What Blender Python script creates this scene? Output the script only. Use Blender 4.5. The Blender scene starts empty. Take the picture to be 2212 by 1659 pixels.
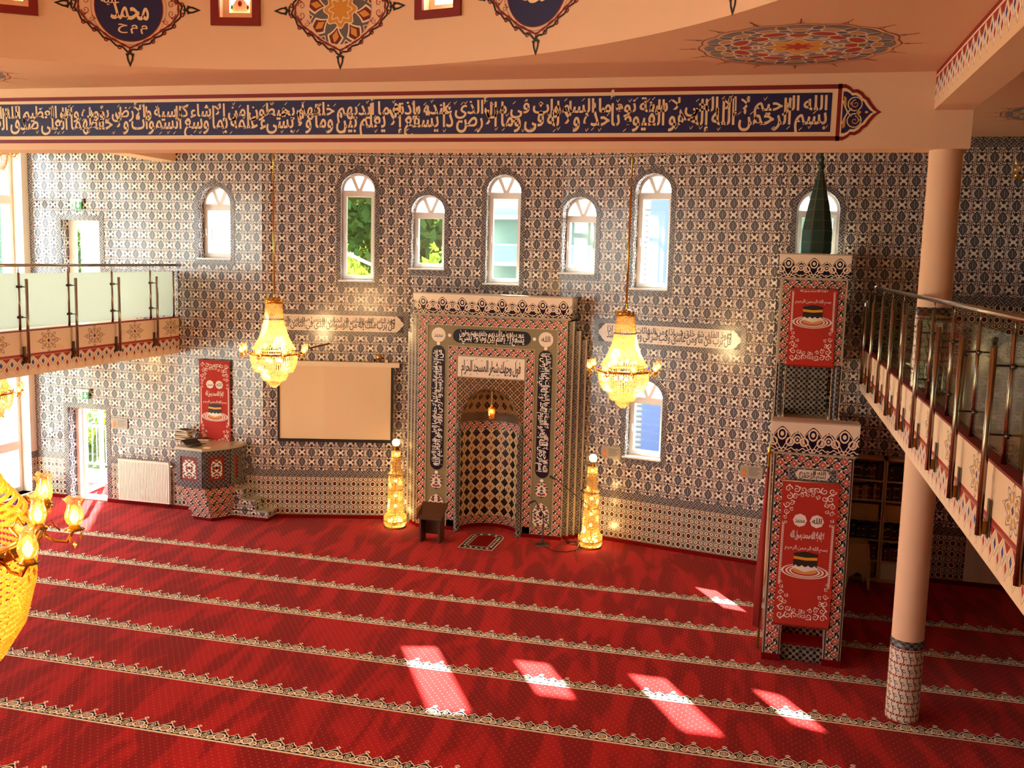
import bpy, math, random
from mathutils import Vector, Matrix
from mathutils.geometry import tessellate_polygon
random.seed(7)
pi = math.pi
SC = bpy.context.scene
C = SC.collection

# ------------------------------------------------------------------ camera
CAMZ = 5.04
yaw, pitch, roll, FPX = math.radians(-14.1906), math.radians(7.2338), math.radians(1.49375), 2145.29
fw = Vector((math.sin(yaw)*math.cos(pitch), math.cos(yaw)*math.cos(pitch), -math.sin(pitch)))
rt = Vector((math.cos(yaw), -math.sin(yaw), 0)); up = rt.cross(fw)
rt, up = rt*math.cos(roll)+up*math.sin(roll), -rt*math.sin(roll)+up*math.cos(roll)
cam = bpy.data.cameras.new('camera'); cam.sensor_width = 36; cam.lens = FPX/2212*36
cam.clip_start = .05; cam.clip_end = 500
camo = bpy.data.objects.new('camera', cam); C.objects.link(camo)
camo.matrix_world = Matrix((( rt.x, up.x, -fw.x, 0), (rt.y, up.y, -fw.y, 0), (rt.z, up.z, -fw.z, CAMZ), (0, 0, 0, 1)))
SC.camera = camo

# ------------------------------------------------------------------ sky, sun, exposure
SUNV = Vector((.5*.817, -.866*.817, -.577)).normalized()     # direction the light travels: in through the front windows
wd = bpy.data.worlds.new('sky'); SC.world = wd; wd.use_nodes = True
bg = wd.node_tree.nodes['Background']; bg.inputs[0].default_value = (.86, .93, 1, 1); bg.inputs[1].default_value = 10
sl = bpy.data.lights.new('sun', 'SUN'); sl.energy = 60; sl.angle = .012; sl.color = (1, .93, .82)
so = bpy.data.objects.new('sun', sl); C.objects.link(so); so.rotation_euler = SUNV.to_track_quat('-Z', 'Y').to_euler()
so.location = (-18, 36, 26)
SC.view_settings.view_transform = 'Standard'; SC.view_settings.look = 'None'
SC.view_settings.gamma = 1; SC.view_settings.use_curve_mapping = False
SC.view_settings.exposure = 0.3
SC.cycles.max_bounces = 8; SC.cycles.diffuse_bounces = 4; SC.cycles.glossy_bounces = 3
SC.cycles.transmission_bounces = 6; SC.cycles.transparent_max_bounces = 10
SC.cycles.caustics_reflective = False; SC.cycles.caustics_refractive = False
SC.cycles.sample_clamp_indirect = 6; SC.cycles.use_denoising = True
SC.cycles.use_adaptive_sampling = True; SC.cycles.adaptive_threshold = .02
# ------------------------------------------------------------------ pixel -> direction (the distance comes from the surface it lies on)
O = Vector((0, 0, CAMZ))
def ray(x, y): return (fw*FPX + rt*(x-1106) - up*(y-829.5)).normalized()
def onY(x, y, Y): d = ray(x, y); return O + d*(Y/d.y)
def onX(x, y, X): d = ray(x, y); return O + d*(X/d.x)
def onZ(x, y, z): d = ray(x, y); return O + d*((z-CAMZ)/d.z)

class Frame:                     # a vertical plane: s along it, z up, off = distance into the room
    def __init__(f, a, b):
        f.a = Vector((a[0], a[1], 0)); d = Vector((b[0]-a[0], b[1]-a[1], 0)); f.L = d.length; f.d = d.normalized()
        f.n = Vector((f.d.y, -f.d.x, 0))
    def P(f, s, z, off=0): q = f.a + f.d*s + f.n*off; return Vector((q.x, q.y, z))
    def px(f, x, y):             # pixel -> (s, z)
        d = ray(x, y); t = (f.a-O).dot(f.n)/d.dot(f.n); q = O+d*t
        return (q-f.a).dot(f.d), q.z
    def m(f, off=0): return lambda x, y: f.P(x, y, off)

# ------------------------------------------------------------------ mesh builder
class MB:
    def __init__(b): b.v = []; b.f = []; b.uv = []; b.mi = []
    def face(b, pts, uv=None, mi=0):
        n = len(b.v); b.v += [tuple(p) for p in pts]; b.f.append(list(range(n, n+len(pts))))
        b.uv.append(uv if uv else [(p[0], p[2]) for p in pts]); b.mi.append(mi)
    def box(b, x0, x1, y0, y1, z0, z1, mi=0):
        for ax, q in ((0, [(x0,y1,z0),(x0,y0,z0),(x0,y0,z1),(x0,y1,z1)]), (0, [(x1,y0,z0),(x1,y1,z0),(x1,y1,z1),(x1,y0,z1)]),
                  (1, [(x0,y0,z0),(x1,y0,z0),(x1,y0,z1),(x0,y0,z1)]), (1, [(x1,y1,z0),(x0,y1,z0),(x0,y1,z1),(x1,y1,z1)]),
                  (2, [(x0,y0,z1),(x1,y0,z1),(x1,y1,z1),(x0,y1,z1)]), (2, [(x0,y1,z0),(x1,y1,z0),(x1,y0,z0),(x0,y0,z0)])):
            b.face(q, [(p[1], p[2]) if ax == 0 else (p[0], p[2]) if ax == 1 else (p[0], p[1]) for p in q], mi)
        return b
    def slab(b, fr, s0, s1, z0, z1, o0, o1, mi=0):       # a box in a Frame
        P = fr.P
        for q, u in (([(s0,z0,o1),(s1,z0,o1),(s1,z1,o1),(s0,z1,o1)], 0), ([(s1,z0,o0),(s0,z0,o0),(s0,z1,o0),(s1,z1,o0)], 0),
                     ([(s0,z0,o0),(s0,z0,o1),(s0,z1,o1),(s0,z1,o0)], 1), ([(s1,z0,o1),(s1,z0,o0),(s1,z1,o0),(s1,z1,o1)], 1),
                     ([(s0,z1,o1),(s1,z1,o1),(s1,z1,o0),(s0,z1,o0)], 2), ([(s0,z0,o0),(s1,z0,o0),(s1,z0,o1),(s0,z0,o1)], 2)):
            b.face([P(*p) for p in q], [(p[0], p[1]) if u == 0 else (p[2]+p[0], p[1]) if u == 1 else (p[0], p[2]) for p in q], mi)
        return b
    def poly(b, outer, holes, fn, mi=0, uvf=None):         # flat filled polygon with holes, fn: (x,y)->point
        loops = [[Vector((p[0], p[1], 0)) for p in l] for l in [outer]+list(holes)]
        flat = [p for l in loops for p in l]; n = len(b.v)
        b.v += [tuple(fn(p.x, p.y)) for p in flat]
        for t in tessellate_polygon(loops):
            A, B, D = (flat[i] for i in t)
            if (B-A).cross(D-A).z < 0: t = (t[0], t[2], t[1])
            b.f.append([n+i for i in t]); b.uv.append([(flat[i].x, flat[i].y) for i in t]); b.mi.append(mi)
        return b
    def prism(b, outer, holes, fr, o0, o1, mi=0, mis=None):   # solid between two offsets of a Frame
        mis = mi if mis is None else mis
        b.poly(outer, holes, fr.m(o1), mi); k = len(b.f)
        b.poly(outer, holes, fr.m(o0), mi)
        for f in b.f[k:]: f.reverse()
        for u in b.uv[k:]: u.reverse()
        for l in [outer]+list(holes):
            acc = 0
            for i in range(len(l)):
                p, q = l[i], l[(i+1) % len(l)]; e = math.dist(p, q)
                b.face([fr.P(*p, o1), fr.P(*p, o0), fr.P(*q, o0), fr.P(*q, o1)],
                       [(o1, acc), (o0, acc), (o0, acc+e), (o1, acc+e)], mis); acc += e
        return b
    def lathe(b, prof, n=24, c=(0, 0, 0), mi=0, a0=0, a1=2*pi, uvs=1):
        rows = []
        full = abs(a1-a0-2*pi) < 1e-6; cols = n if full else n+1
        for r, z in prof:
            rows.append(len(b.v)); b.v += [(c[0]+r*math.cos(a0+(a1-a0)*i/n), c[1]+r*math.sin(a0+(a1-a0)*i/n), c[2]+z) for i in range(cols)]
        R0 = max(r for r, z in prof); acc = 0
        for k in range(len(prof)-1):
            e = math.dist(prof[k], prof[k+1])
            for i in range(n):
                j = (i+1) % cols
                b.f.append([rows[k]+i, rows[k]+j, rows[k+1]+j, rows[k+1]+i])
                u0, u1 = (a1-a0)*i/n*R0*uvs, (a1-a0)*(i+1)/n*R0*uvs
                b.uv.append([(u0, acc), (u1, acc), (u1, acc+e), (u0, acc+e)]); b.mi.append(mi)
            acc += e
        return b
    def tube(b, pts, r, n=8, mi=0, cap=True):
        pts = [Vector(p) for p in pts]; rr = r if isinstance(r, (list, tuple)) else [r]*len(pts); rows = []
        up0 = None; acc = 0
        for k, p in enumerate(pts):
            d = (pts[min(k+1, len(pts)-1)]-pts[max(k-1, 0)]).normalized()
            if up0 is None: up0 = Vector((0, 0, 1)) if abs(d.z) < .9 else Vector((1, 0, 0))
            x = d.cross(up0).normalized(); y = x.cross(d).normalized(); up0 = y
            rows.append(len(b.v)); b.v += [tuple(p + (x*math.cos(2*pi*i/n)+y*math.sin(2*pi*i/n))*rr[k]) for i in range(n)]
        for k in range(len(pts)-1):
            e = (pts[k+1]-pts[k]).length
            for i in range(n):
                j = (i+1) % n; b.f.append([rows[k]+i, rows[k]+j, rows[k+1]+j, rows[k+1]+i])
                u0, u1 = 2*pi*rr[k]*i/n, 2*pi*rr[k]*(i+1)/n
                b.uv.append([(u0, acc), (u1, acc), (u1, acc+e), (u0, acc+e)]); b.mi.append(mi)
            acc += e
        if cap:
            for row, rev in ((rows[0], 0), (rows[-1], 1)):
                f = [row+i for i in range(n)]; f = f if rev else f[::-1]
                b.f.append(f); b.uv.append([(0, 0)]*n); b.mi.append(mi)
        return b
    def ball(b, c, r, n=8, m=6, mi=0, sz=1):
        return b.lathe([(max(r*math.sin(pi*k/m), 1e-4), -r*sz*math.cos(pi*k/m)) for k in range(m+1)], n, c, mi)
    def octa(b, c, r, h):
        n = len(b.v); x, y, z = c
        b.v += [(x+r, y, z), (x, y+r, z), (x-r, y, z), (x, y-r, z), (x, y, z+h), (x, y, z-h)]
        for f in ((0,1,4),(1,2,4),(2,3,4),(3,0,4),(1,0,5),(2,1,5),(3,2,5),(0,3,5)):
            b.f.append([n+i for i in f]); b.uv.append([(0, 0)]*3); b.mi.append(0)
    def strip(b, pts, w, fn, mi=0, closed=False):            # flat ribbon along a 2D path, width w (or list)
        n = len(pts); L = []; Rr = []
        for i, p in enumerate(pts):
            a = pts[(i-1) % n] if closed else pts[max(i-1, 0)]; c = pts[(i+1) % n] if closed else pts[min(i+1, n-1)]
            dx, dy = c[0]-a[0], c[1]-a[1]; l = math.hypot(dx, dy) or 1; ww = (w[i] if isinstance(w, (list, tuple)) else w)/2
            L.append((p[0]-dy/l*ww, p[1]+dx/l*ww)); Rr.append((p[0]+dy/l*ww, p[1]-dx/l*ww))
        k = len(b.v); b.v += [tuple(fn(*p)) for p in L] + [tuple(fn(*p)) for p in Rr]
        for i in range(n if closed else n-1):
            j = (i+1) % n; b.f.append([k+n+i, k+n+j, k+j, k+i]); b.uv.append([(0, 0)]*4); b.mi.append(mi)
        return b
    def disc(b, cx, cy, rx, ry, fn, mi=0, n=32, rings=1, r0=0, uvf=None):
        k = len(b.v)
        for q in range(rings+1):
            t = r0+(1-r0)*q/rings
            b.v += [tuple(fn(cx+rx*t*math.cos(2*pi*i/n), cy+ry*t*math.sin(2*pi*i/n))) for i in range(n)]
        for q in range(rings):
            for i in range(n):
                j = (i+1) % n; f = [k+q*n+i, k+(q+1)*n+i, k+(q+1)*n+j, k+q*n+j]
                b.f.append(f); b.mi.append(mi)
                T = [(r0+(1-r0)*(g)/rings, h) for g, h in ((q, i), (q+1, i), (q+1, i+1), (q, i+1))]
                b.uv.append([(rx*t*math.cos(2*pi*h/n), ry*t*math.sin(2*pi*h/n)) for t, h in T])
        return b
    def build(b, name, mats, parent=None, smooth=False):
        me = bpy.data.meshes.new(name)
        off = Vector((0, 0, 0)); q = parent
        while q: off += q.location; q = q.parent
        if not parent and b.v:
            xs, ys, zs = zip(*b.v); off = Vector(((min(xs)+max(xs))/2, (min(ys)+max(ys))/2, min(zs)))
        me.from_pydata([(p[0]-off.x, p[1]-off.y, p[2]-off.z) for p in b.v], [], b.f)
        ul = me.uv_layers.new(name='UVMap')
        flat = [c for u in b.uv for p in u for c in p]; ul.data.foreach_set('uv', flat)
        if not isinstance(mats, (list, tuple)): mats = [mats]
        for m in mats: me.materials.append(M[m] if isinstance(m, str) else m)
        me.polygons.foreach_set('material_index', b.mi)
        if smooth: me.polygons.foreach_set('use_smooth', [True]*len(b.f))
        me.update()
        o = bpy.data.objects.new(name, me); C.objects.link(o)
        if parent: o.parent = parent
        else: o.location = off
        return o

def tag(o, label=None, cat=None, group=None, kind=None):
    if label: o['label'] = label
    if cat: o['category'] = cat
    if group: o['group'] = group
    if kind: o['kind'] = kind
    return o
def thing(name, label, cat, loc=(0, 0, 0), group=None):
    o = bpy.data.objects.new(name, None); C.objects.link(o); o.location = loc; o.empty_display_size = .1
    return tag(o, label, cat, group)
def structure(o): o['kind'] = 'structure'; return o
def sroot(name, loc=(0, 0, 0)): o = bpy.data.objects.new(name, None); C.objects.link(o); o.location = loc; return structure(o)
def dup(o, parent=None, loc=None, rot=None, label=None, group=None):
    c = o.copy(); C.objects.link(c); c.parent = parent
    if loc is not None: c.location = loc
    if rot is not None: c.rotation_euler = (0, 0, rot)
    if label: c['label'] = label
    if group: c['group'] = group
    for ch in list(o.children): dup(ch, c)
    return c

# ------------------------------------------------------------------ node maths
def lin(h):
    if isinstance(h, (tuple, list)): return tuple(h[:3])+(1,)
    r = [int(h[i:i+2], 16)/255 for i in (0, 2, 4)]
    return tuple(c/12.92 if c <= .04045 else ((c+.055)/1.055)**2.4 for c in r)+(1,)
class S:
    T = None
    def __init__(s, k): s.k = k
    def _(s, op, *a): return mth(op, s, *a)
    def __add__(s, o): return s._('ADD', o)
    def __radd__(s, o): return s._('ADD', o)
    def __sub__(s, o): return s._('SUBTRACT', o)
    def __rsub__(s, o): return mth('SUBTRACT', o, s)
    def __mul__(s, o): return s._('MULTIPLY', o)
    def __rmul__(s, o): return s._('MULTIPLY', o)
    def __truediv__(s, o): return s._('DIVIDE', o)
    def __lt__(s, o): return s._('LESS_THAN', o)
    def __gt__(s, o): return s._('GREATER_THAN', o)
    def __pow__(s, o): return s._('POWER', o)
    def __and__(s, o): return s._('MULTIPLY', o)
    def __or__(s, o): return s._('MAXIMUM', o)
def put(sock, v):
    if isinstance(v, S): S.T.links.new(v.k, sock)
    elif isinstance(v, str): sock.default_value = lin(v)
    else: sock.default_value = v
def mth(op, *a):
    n = S.T.nodes.new('ShaderNodeMath'); n.operation = op
    for i, v in enumerate(a): put(n.inputs[i], v)
    return S(n.outputs[0])
def fr(x): return mth('FRACT', x)
def ab(x): return mth('ABSOLUTE', x)
def sin(x): return mth('SINE', x)
def cos(x): return mth('COSINE', x)
def mn(a, b): return mth('MINIMUM', a, b)
def mx(a, b): return mth('MAXIMUM', a, b)
def flo(x): return mth('FLOOR', x)
def hyp(x, y): return mth('SQRT', x*x+y*y)
def atan2(y, x): return mth('ARCTAN2', y, x)
def inv(x): return 1-x
def ring(d, r, w): return ab(d-r) < w
def sep(sock):
    n = S.T.nodes.new('ShaderNodeSeparateXYZ'); S.T.links.new(sock, n.inputs[0]); return [S(o) for o in n.outputs]
def uv(): return sep(S.T.nodes.new('ShaderNodeUVMap').outputs[0])[:2]
def objco(): return sep(S.T.nodes.new('ShaderNodeTexCoord').outputs['Object'])
def geo(): return sep(S.T.nodes.new('ShaderNodeNewGeometry').outputs['Position'])
def mix(f, a, b):
    n = S.T.nodes.new('ShaderNodeMix'); n.data_type = 'RGBA'
    put(n.inputs[0], f); put(n.inputs[6], a); put(n.inputs[7], b); return S(n.outputs[2])
def noise(scale, detail=3, vec=None, dist=0):
    n = S.T.nodes.new('ShaderNodeTexNoise'); n.inputs['Scale'].default_value = scale; n.inputs['Detail'].default_value = detail
    n.inputs['Distortion'].default_value = dist
    if vec is None: vec = S.T.nodes.new('ShaderNodeNewGeometry').outputs['Position']
    S.T.links.new(vec, n.inputs['Vector']); return S(n.outputs['Fac'])
def comb(x, y, z):
    n = S.T.nodes.new('ShaderNodeCombineXYZ')
    for i, v in enumerate((x, y, z)): put(n.inputs[i], v)
    return n.outputs[0]
def ramp(x, a, b):              # smooth 0..1 between a and b
    n = S.T.nodes.new('ShaderNodeMapRange'); n.interpolation_type = 'SMOOTHSTEP'
    put(n.inputs[0], x); n.inputs[1].default_value = a; n.inputs[2].default_value = b; return S(n.outputs[0])
M = {}
def mat(name, color=None, rough=.5, metal=0, spec=.5, fn=None, bump=None, sheen=0, coat=0, emit=None, estr=1):
    m = bpy.data.materials.new(name); m.use_nodes = True; S.T = m.node_tree; M[name] = m
    b = m.node_tree.nodes['Principled BSDF']
    b.inputs['Roughness'].default_value = rough; b.inputs['Metallic'].default_value = metal; b.inputs['Specular IOR Level'].default_value = spec
    if sheen: b.inputs['Sheen Weight'].default_value = sheen
    if coat: b.inputs['Coat Weight'].default_value = coat; b.inputs['Coat Roughness'].default_value = .08
    c = fn() if fn else color
    put(b.inputs['Base Color'], c)
    if emit: b.inputs['Emission Color'].default_value = lin(emit); b.inputs['Emission Strength'].default_value = estr; m.cycles.emission_sampling = 'NONE'
    if bump:
        n = m.node_tree.nodes.new('ShaderNodeBump'); h, st, di = bump(); n.inputs['Strength'].default_value = st; n.inputs['Distance'].default_value = di
        put(n.inputs['Height'], h); m.node_tree.links.new(n.outputs[0], b.inputs['Normal'])
    return m
# ------------------------------------------------------------------ materials
def f_tile():
    u, v = uv(); p = .365
    x = ab(fr(u/p)-.5); y = ab(fr(v/p)-.5); x2 = .5-x; y2 = .5-y
    med = lambda X, Y: (X/.185)**1.2+(Y/.26)**1.2
    f1 = mn(med(x, y), med(x2, y2))
    c = mix((noise(1.2, 2) > .5)*.12, 'ede6dc', 'd8d0c6')
    d = hyp(x-.25, y-.25)
    c = mix(ab(sin(x*44)+sin(y*44)) < .22, c, '8d8684')
    c = mix(ring(d, .085, .016), c, '45414c')
    c = mix(ring(ab(x-y), .0, .012) & (d > .1) & (d < .2), c, '57525c')
    e = mn(hyp(x-.33, y-.17), hyp(x-.17, y-.33)); c = mix(e < .034, c, '7c1d18')
    e = mn(hyp((x-.1)*1.4, y-.29), hyp((x2-.1)*1.4, y2-.29)); c = mix(e < .042, c, '3a3844')
    e = mn(hyp(x-.37, (y-.30)*1.5), hyp(x2-.37, (y2-.30)*1.5)); c = mix(e < .036, c, '2f2e3a')
    e = mn(hyp(x-.29, (y-.1)*1.6), hyp(x2-.29, (y2-.1)*1.6)); c = mix(ring(e, .05, .014), c, '3a3844')
    c = mix(d < .035, c, '3a3844')
    e = mn(hyp(x, (.5-y)-.147), hyp(x2, (.5-y2)-.147)); c = mix(e < .078, c, '2c2d3d')
    e = mn(hyp(x-.16, .5-y), hyp(x2-.16, .5-y2)); c = mix(e < .058, c, '37313c')
    c = mix(f1 < 1.12, c, 'b9b2ac'); c = mix(f1 < 1.0, c, '32323f')
    c = mix(ring(f1, .66, .06), c, '77747c'); c = mix((f1 < .5) & (sin(mn(x, x2)*95) > .25), c, '8a868a')
    return c
def f_wains():
    u, v = uv(); p = .18
    x = ab(fr(u/p)-.5); b = fr((v-.07)/p)
    c = mix(sin((x+b)*42) > .0, 'b3a997', '6d675c')
    c = mix(sin((x-b)*42) > .6, c, '6f6a64')
    d = hyp(x*1.15, b-.38); c = mix(ring(d, .25, .045), c, 'e6dccd'); c = mix(d < .21, c, '2a1516'); c = mix(d < .1, c, '7a352a')
    d = hyp((.5-x)*1.4, (b-.33)*.85); c = mix(ring(d, .2, .03), c, 'c8bfae'); c = mix(d < .155, c, '3f3c40')
    d = hyp(x-.25, b-.87); c = mix(ring(d, .11, .035), c, 'eee6d8'); c = mix(d < .07, c, '35333b')
    d = hyp(x, b-.8); c = mix(d < .07, c, '9c2418'); d = hyp(x-.13, b-.68); c = mix(d < .045, c, 'a02c20')
    return c
def f_border():
    u, v = uv()
    c = mix((sin(u*120)*sin(v*120)) > .15, '54525a', 'a29c96')
    return mix(((sin(u*60+1.2*sin(v*75))*sin(v*110)) > .55), c, '2b2a34')
def f_reddia():
    u, v = uv(); p = .17; w = .16
    def dia(off, vc):
        du = ab(fr(u/p+off)-.5)*p; dv = ab(v-vc*w); return du*1.05+dv, du, dv
    c = mix((sin(u*74)*sin(v*85+.6)) > .42, '14162c', 'e4d8c8')
    c = mix(ab(sin(u*37+sin(v*75)*1.6)) < .12, c, 'd8cbb8')
    for off, vc in ((0, .3), (.5, .7)):
        q, du, dv = dia(off, vc)
        c = mix(q < .056, c, 'efe2d2'); c = mix(q < .049, c, 'a8231a'); c = mix(ring(q, .028, .004), c, 'd8907c'); c = mix(q < .012, c, 'f6efe6')
    return mix(ab(v-w/2) > .073, c, '8a8578')
def f_olive():
    u, v = uv()
    return mix(sin(u*300)*sin(v*300) > .2, '8d8264', '6f664c')
def f_crest():
    u, v = uv(); p = .37
    x = ab(fr(u/p)-.5)*p                      # 0 = tall lobe, .185 = short lobe
    h2 = .185-x; top = mx(.315-x*.35-x*x*6.5, .262-h2*.35-h2*h2*6.5)
    c = mix(v < top, 'ecdfcd', '15172e'); c = mix(v < top-.014, c, 'e9dac5'); c = mix(v < top-.026, c, '15172e')
    d = hyp(x, (v-.225)*.8); c = mix(d < .022, c, 'e9dac5'); c = mix(ring(d, .05, .008), c, 'e9dac5')
    d = hyp(x-.1, v-.135); c = mix(ring(d, .045, .009), c, 'ecdcc4'); c = mix((d < .03) & (x > .1), c, 'e6d2b4')
    d = hyp(.185-x, (v-.16)*.9); c = mix(ring(d, .035, .008), c, 'e9dac5'); c = mix(d < .014, c, 'e9dac5')
    c = mix(ab(ab(x-v*.6)-.02) < .006, c, 'e9dac5')
    c = mix((v < .07) & (ab(v-.05-sin(x*68)*.012) < .007), c, 'e4d3bb'); c = mix((v < .03) & (sin(x*68+1) > .3), c, 'd8c4a8')
    return mix(v < .012, c, '8a8478')
def f_tess():
    u, v = uv(); p = .135
    x = ab(fr(u/p)-.5); y = ab(fr(v/p)-.5)
    c = mix(noise(9) > .5, '7d6142', '6d5338')
    c = mix(ab(x-y) < .035, c, 'bfa27a'); c = mix(ring(hyp(x, y), .2, .03), c, 'b4966c'); c = mix(hyp(.5-x, .5-y) < .13, c, 'a1855f')
    d = mx(ab(x-.25), ab(y)); d = mn(d, mx(ab(y-.25), ab(x))); d = mn(d, mx(ab(x-.25), ab(y-.5))); d = mn(d, mx(ab(y-.25), ab(x-.5)))
    c = mix(d < .105, c, '2a1614'); c = mix(hyp(x, y) < .1, c, '8a4a30')
    return c
def f_tess_grey():
    u, v = uv(); p = .17
    x = ab(fr(u/p)-.5); y = ab(fr(v/p)-.5)
    c = mix(ab(x-y) < .03, '77726a', '9c9687'); c = mix(ring(hyp(x, y), .22, .03), c, 'a39c8a')
    d = mn(mx(ab(x-.25), y), mx(ab(y-.25), x)); d = mn(d, mx(ab(x-.25), .5-y)); d = mn(d, mx(ab(y-.25), .5-x))
    c = mix(d < .115, c, '15172a'); return mix(hyp(.5-x, .5-y) < .13, c, '55504e')
def f_niche():
    u, v = uv(); p = .195; q = .185
    a = fr(u/p); b = fr(v/q); x = ab(a-.5); y = ab(b-.5)
    d1 = x+y*.92; d2 = (.5-x)+(.5-y)*.92                       # two sets of diamonds: dark / light
    c = mix(d1 < .47, 'd9c4a0', '8d7655')
    c = mix(d1 < .4, c, '1c1414'); c = mix((ab(x-y) < .05) & (d1 < .33), c, '2b2630'); c = mix(hyp(x, y+.06) < .05, c, '6a6d70')
    c = mix(d2 < .42, c, 'd6be98')
    t = atan2(.5-x, (b-.5)+.45*0); c = mix((d2 < .36) & (sin(t*14) > .1), c, '7b5f3c'); c = mix(d2 < .1, c, '8a2f22')
    return c
def f_muq():                                                 # painted cells of the niche half dome
    u, v = uv()
    x = ab(fr(u*9)-.5); y = ab(fr(v*5)-.5); d = x+y*.8
    c = mix(d < .5, '8a6a48', '251510'); c = mix(ring(d, .42, .045), c, 'b39468'); c = mix(d < .18, c, '4d3a2c')
    return mix((v < .16), c, mix(sin(v*170)*sin(u*90) > 0, '6f5b47', '4a3a2e'))
def f_vine():                                                # wavy vines on the column foot
    u, v = uv(); p = .075
    w = fr((u+.013*sin(v*42))/p)-.5
    c = mix(ab(w) < .06, 'e4d6c6', '2b2a3a'); 
    d = hyp((ab(w)-.27)*p, (fr(v*6.7)-.5)*.13); c = mix(d < .0115, c, '8a2018')
    d = hyp((w-.3)*p, (fr(v*6.7+.5)-.5)*.16); c = mix(ring(d, .017, .005), c, '5a5660')
    return c
def f_colband():
    u, v = uv()
    return mix(sin(u*70)*sin(v*85) > .0, '6c6868', '2d2c38')
def f_floor():
    X, Y, Z = geo(); q = 1.1985
    t = fr((Y-14.677)/q)*q
    nap = noise(1, 4, comb(X*3.4+Y*.45, Y*.7-X*.1, 0), .6)
    fine = noise(60, 2)
    c = mix(ramp(nap, .44, .58), '880609', 'b31216'); c = mix(fine*.25, c, '6e0305')
    row = flo(Y/.06); a = fr(X/.088+mth('MODULO', row, 2)*.5)-.5; b = fr(Y/.06)-.5
    c = mix(hyp(a*.088, b*.06*1.2) < .0072, c, 'c8685c')
    p = .32; w = fr(X/p); x = ab(w-.5)*p                        # 0 = flower A, .16 = flower B
    top = mx(.235-x*1.0, .215-(.16-x)*1.1)+ab(sin(x*70))*.01-.014
    st = (Y < 14.95) & (t < top+.016)
    s = mix(t < top, 'f6ecd6', '090b1e')
    d = hyp(x, t-.118); s = mix(ring(d, .054, .009), s, 'f6ecd6'); s = mix(d < .034, s, 'e8d8b4'); s = mix(ring(d, .019, .005), s, '8a3a28')
    d = hyp((.16-x)*1.5, (t-.12)*.75); s = mix(d < .02, s, 'c9bc9c'); s = mix(ring(d, .037, .006), s, 'd8c8a2')
    d = hyp(x-.085, t-.08); s = mix(ring(d, .033, .009), s, 'f6ecd6'); s = mix(d < .014, s, 'd8a878')
    s = mix(ab(t-.045-ab(sin(x*20))*.03) < .007, s, 'f0e4cc')
    s = mix(t < .028, s, 'f3e8d2'); s = mix(ab(t-.028) < .003, s, '1a1520')
    dd = x+ab(t-.262)*1.0; ok = Y < 14.95
    c = mix(st, c, s); c = mix(ok & (dd < .03), c, 'f6ecd6'); return mix(ok & (dd < .013), c, '8e0609')
def f_fascia(off):
    def g():
        u, v = uv()
        X, Y, Z = geo()
        u = Y; v = Z; p = .22
        x = ab(fr(u/p)-.5)*p; xh = p/2-x
        c = mix(noise(2.5, 4) > .62, 'ecd2b4', 'e5c9a8')
        c = mix((xh*.85+(3.355-v)*1.1 < .075) & (v < 3.355), c, '9a1a12')
        def og(xx, zc, sx, sz, a, b): return (xx/sx+ab(v-zc)/sz > a) & (xx/sx+ab(v-zc)/sz < b)
        for xx, zc, colr in ((x, 3.265, '2b2f86'), (xh, 3.195, 'a81d14')):
            m = xx/.085+ab(v-zc)/.085
            c = mix(m < 1.02, c, 'f0dcc2'); c = mix(ab(m-1) < .035, c, '5a4038'); c = mix(ab(m-.72) < .025, c, '8a7064')
            c = mix((xx/.034+ab(v-zc)/.047) < 1, c, colr)
        c = mix(ab(v-3.385) < .017, c, '9c1a14'); c = mix(ab(v-3.362) < .004, c, '6b2a20')
        a = fr((u-off)/1.1)-.5; X1 = a*1.1; Z1 = v-3.575; r = hyp(X1*.8, Z1); th = atan2(Z1, X1*.8)
        lob = .13+.03*cos(th*8)
        out = mx(lob, .26-ab(Z1)*4.5)
        r2 = hyp(X1, Z1*1.0)
        dia = mx(r/(.135+.028*cos(th*8)), 0)
        c = mix((dia < 1.0) | ((ab(X1)+ab(Z1)*3 < .27)), c, 'e9cda6')
        c = mix(ring(dia, 1.0, .045), c, '6d6478'); c = mix(ring(dia, .72, .05) & (cos(th*8) > -.3), c, '76708c')
        c = mix((ab(cos(th*4)) > .75) & (dia > .3) & (dia < .66), c, 'c99a52'); c = mix(ring(dia, .5, .03), c, '8c7a70')
        c = mix(ring(ab(X1)+ab(Z1)*3, .27, .008) & (dia > 1), c, '7a6250')
        c = mix(ab(X1)+ab(Z1) < .036, c, '2a2f88'); return c
    return g
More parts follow.
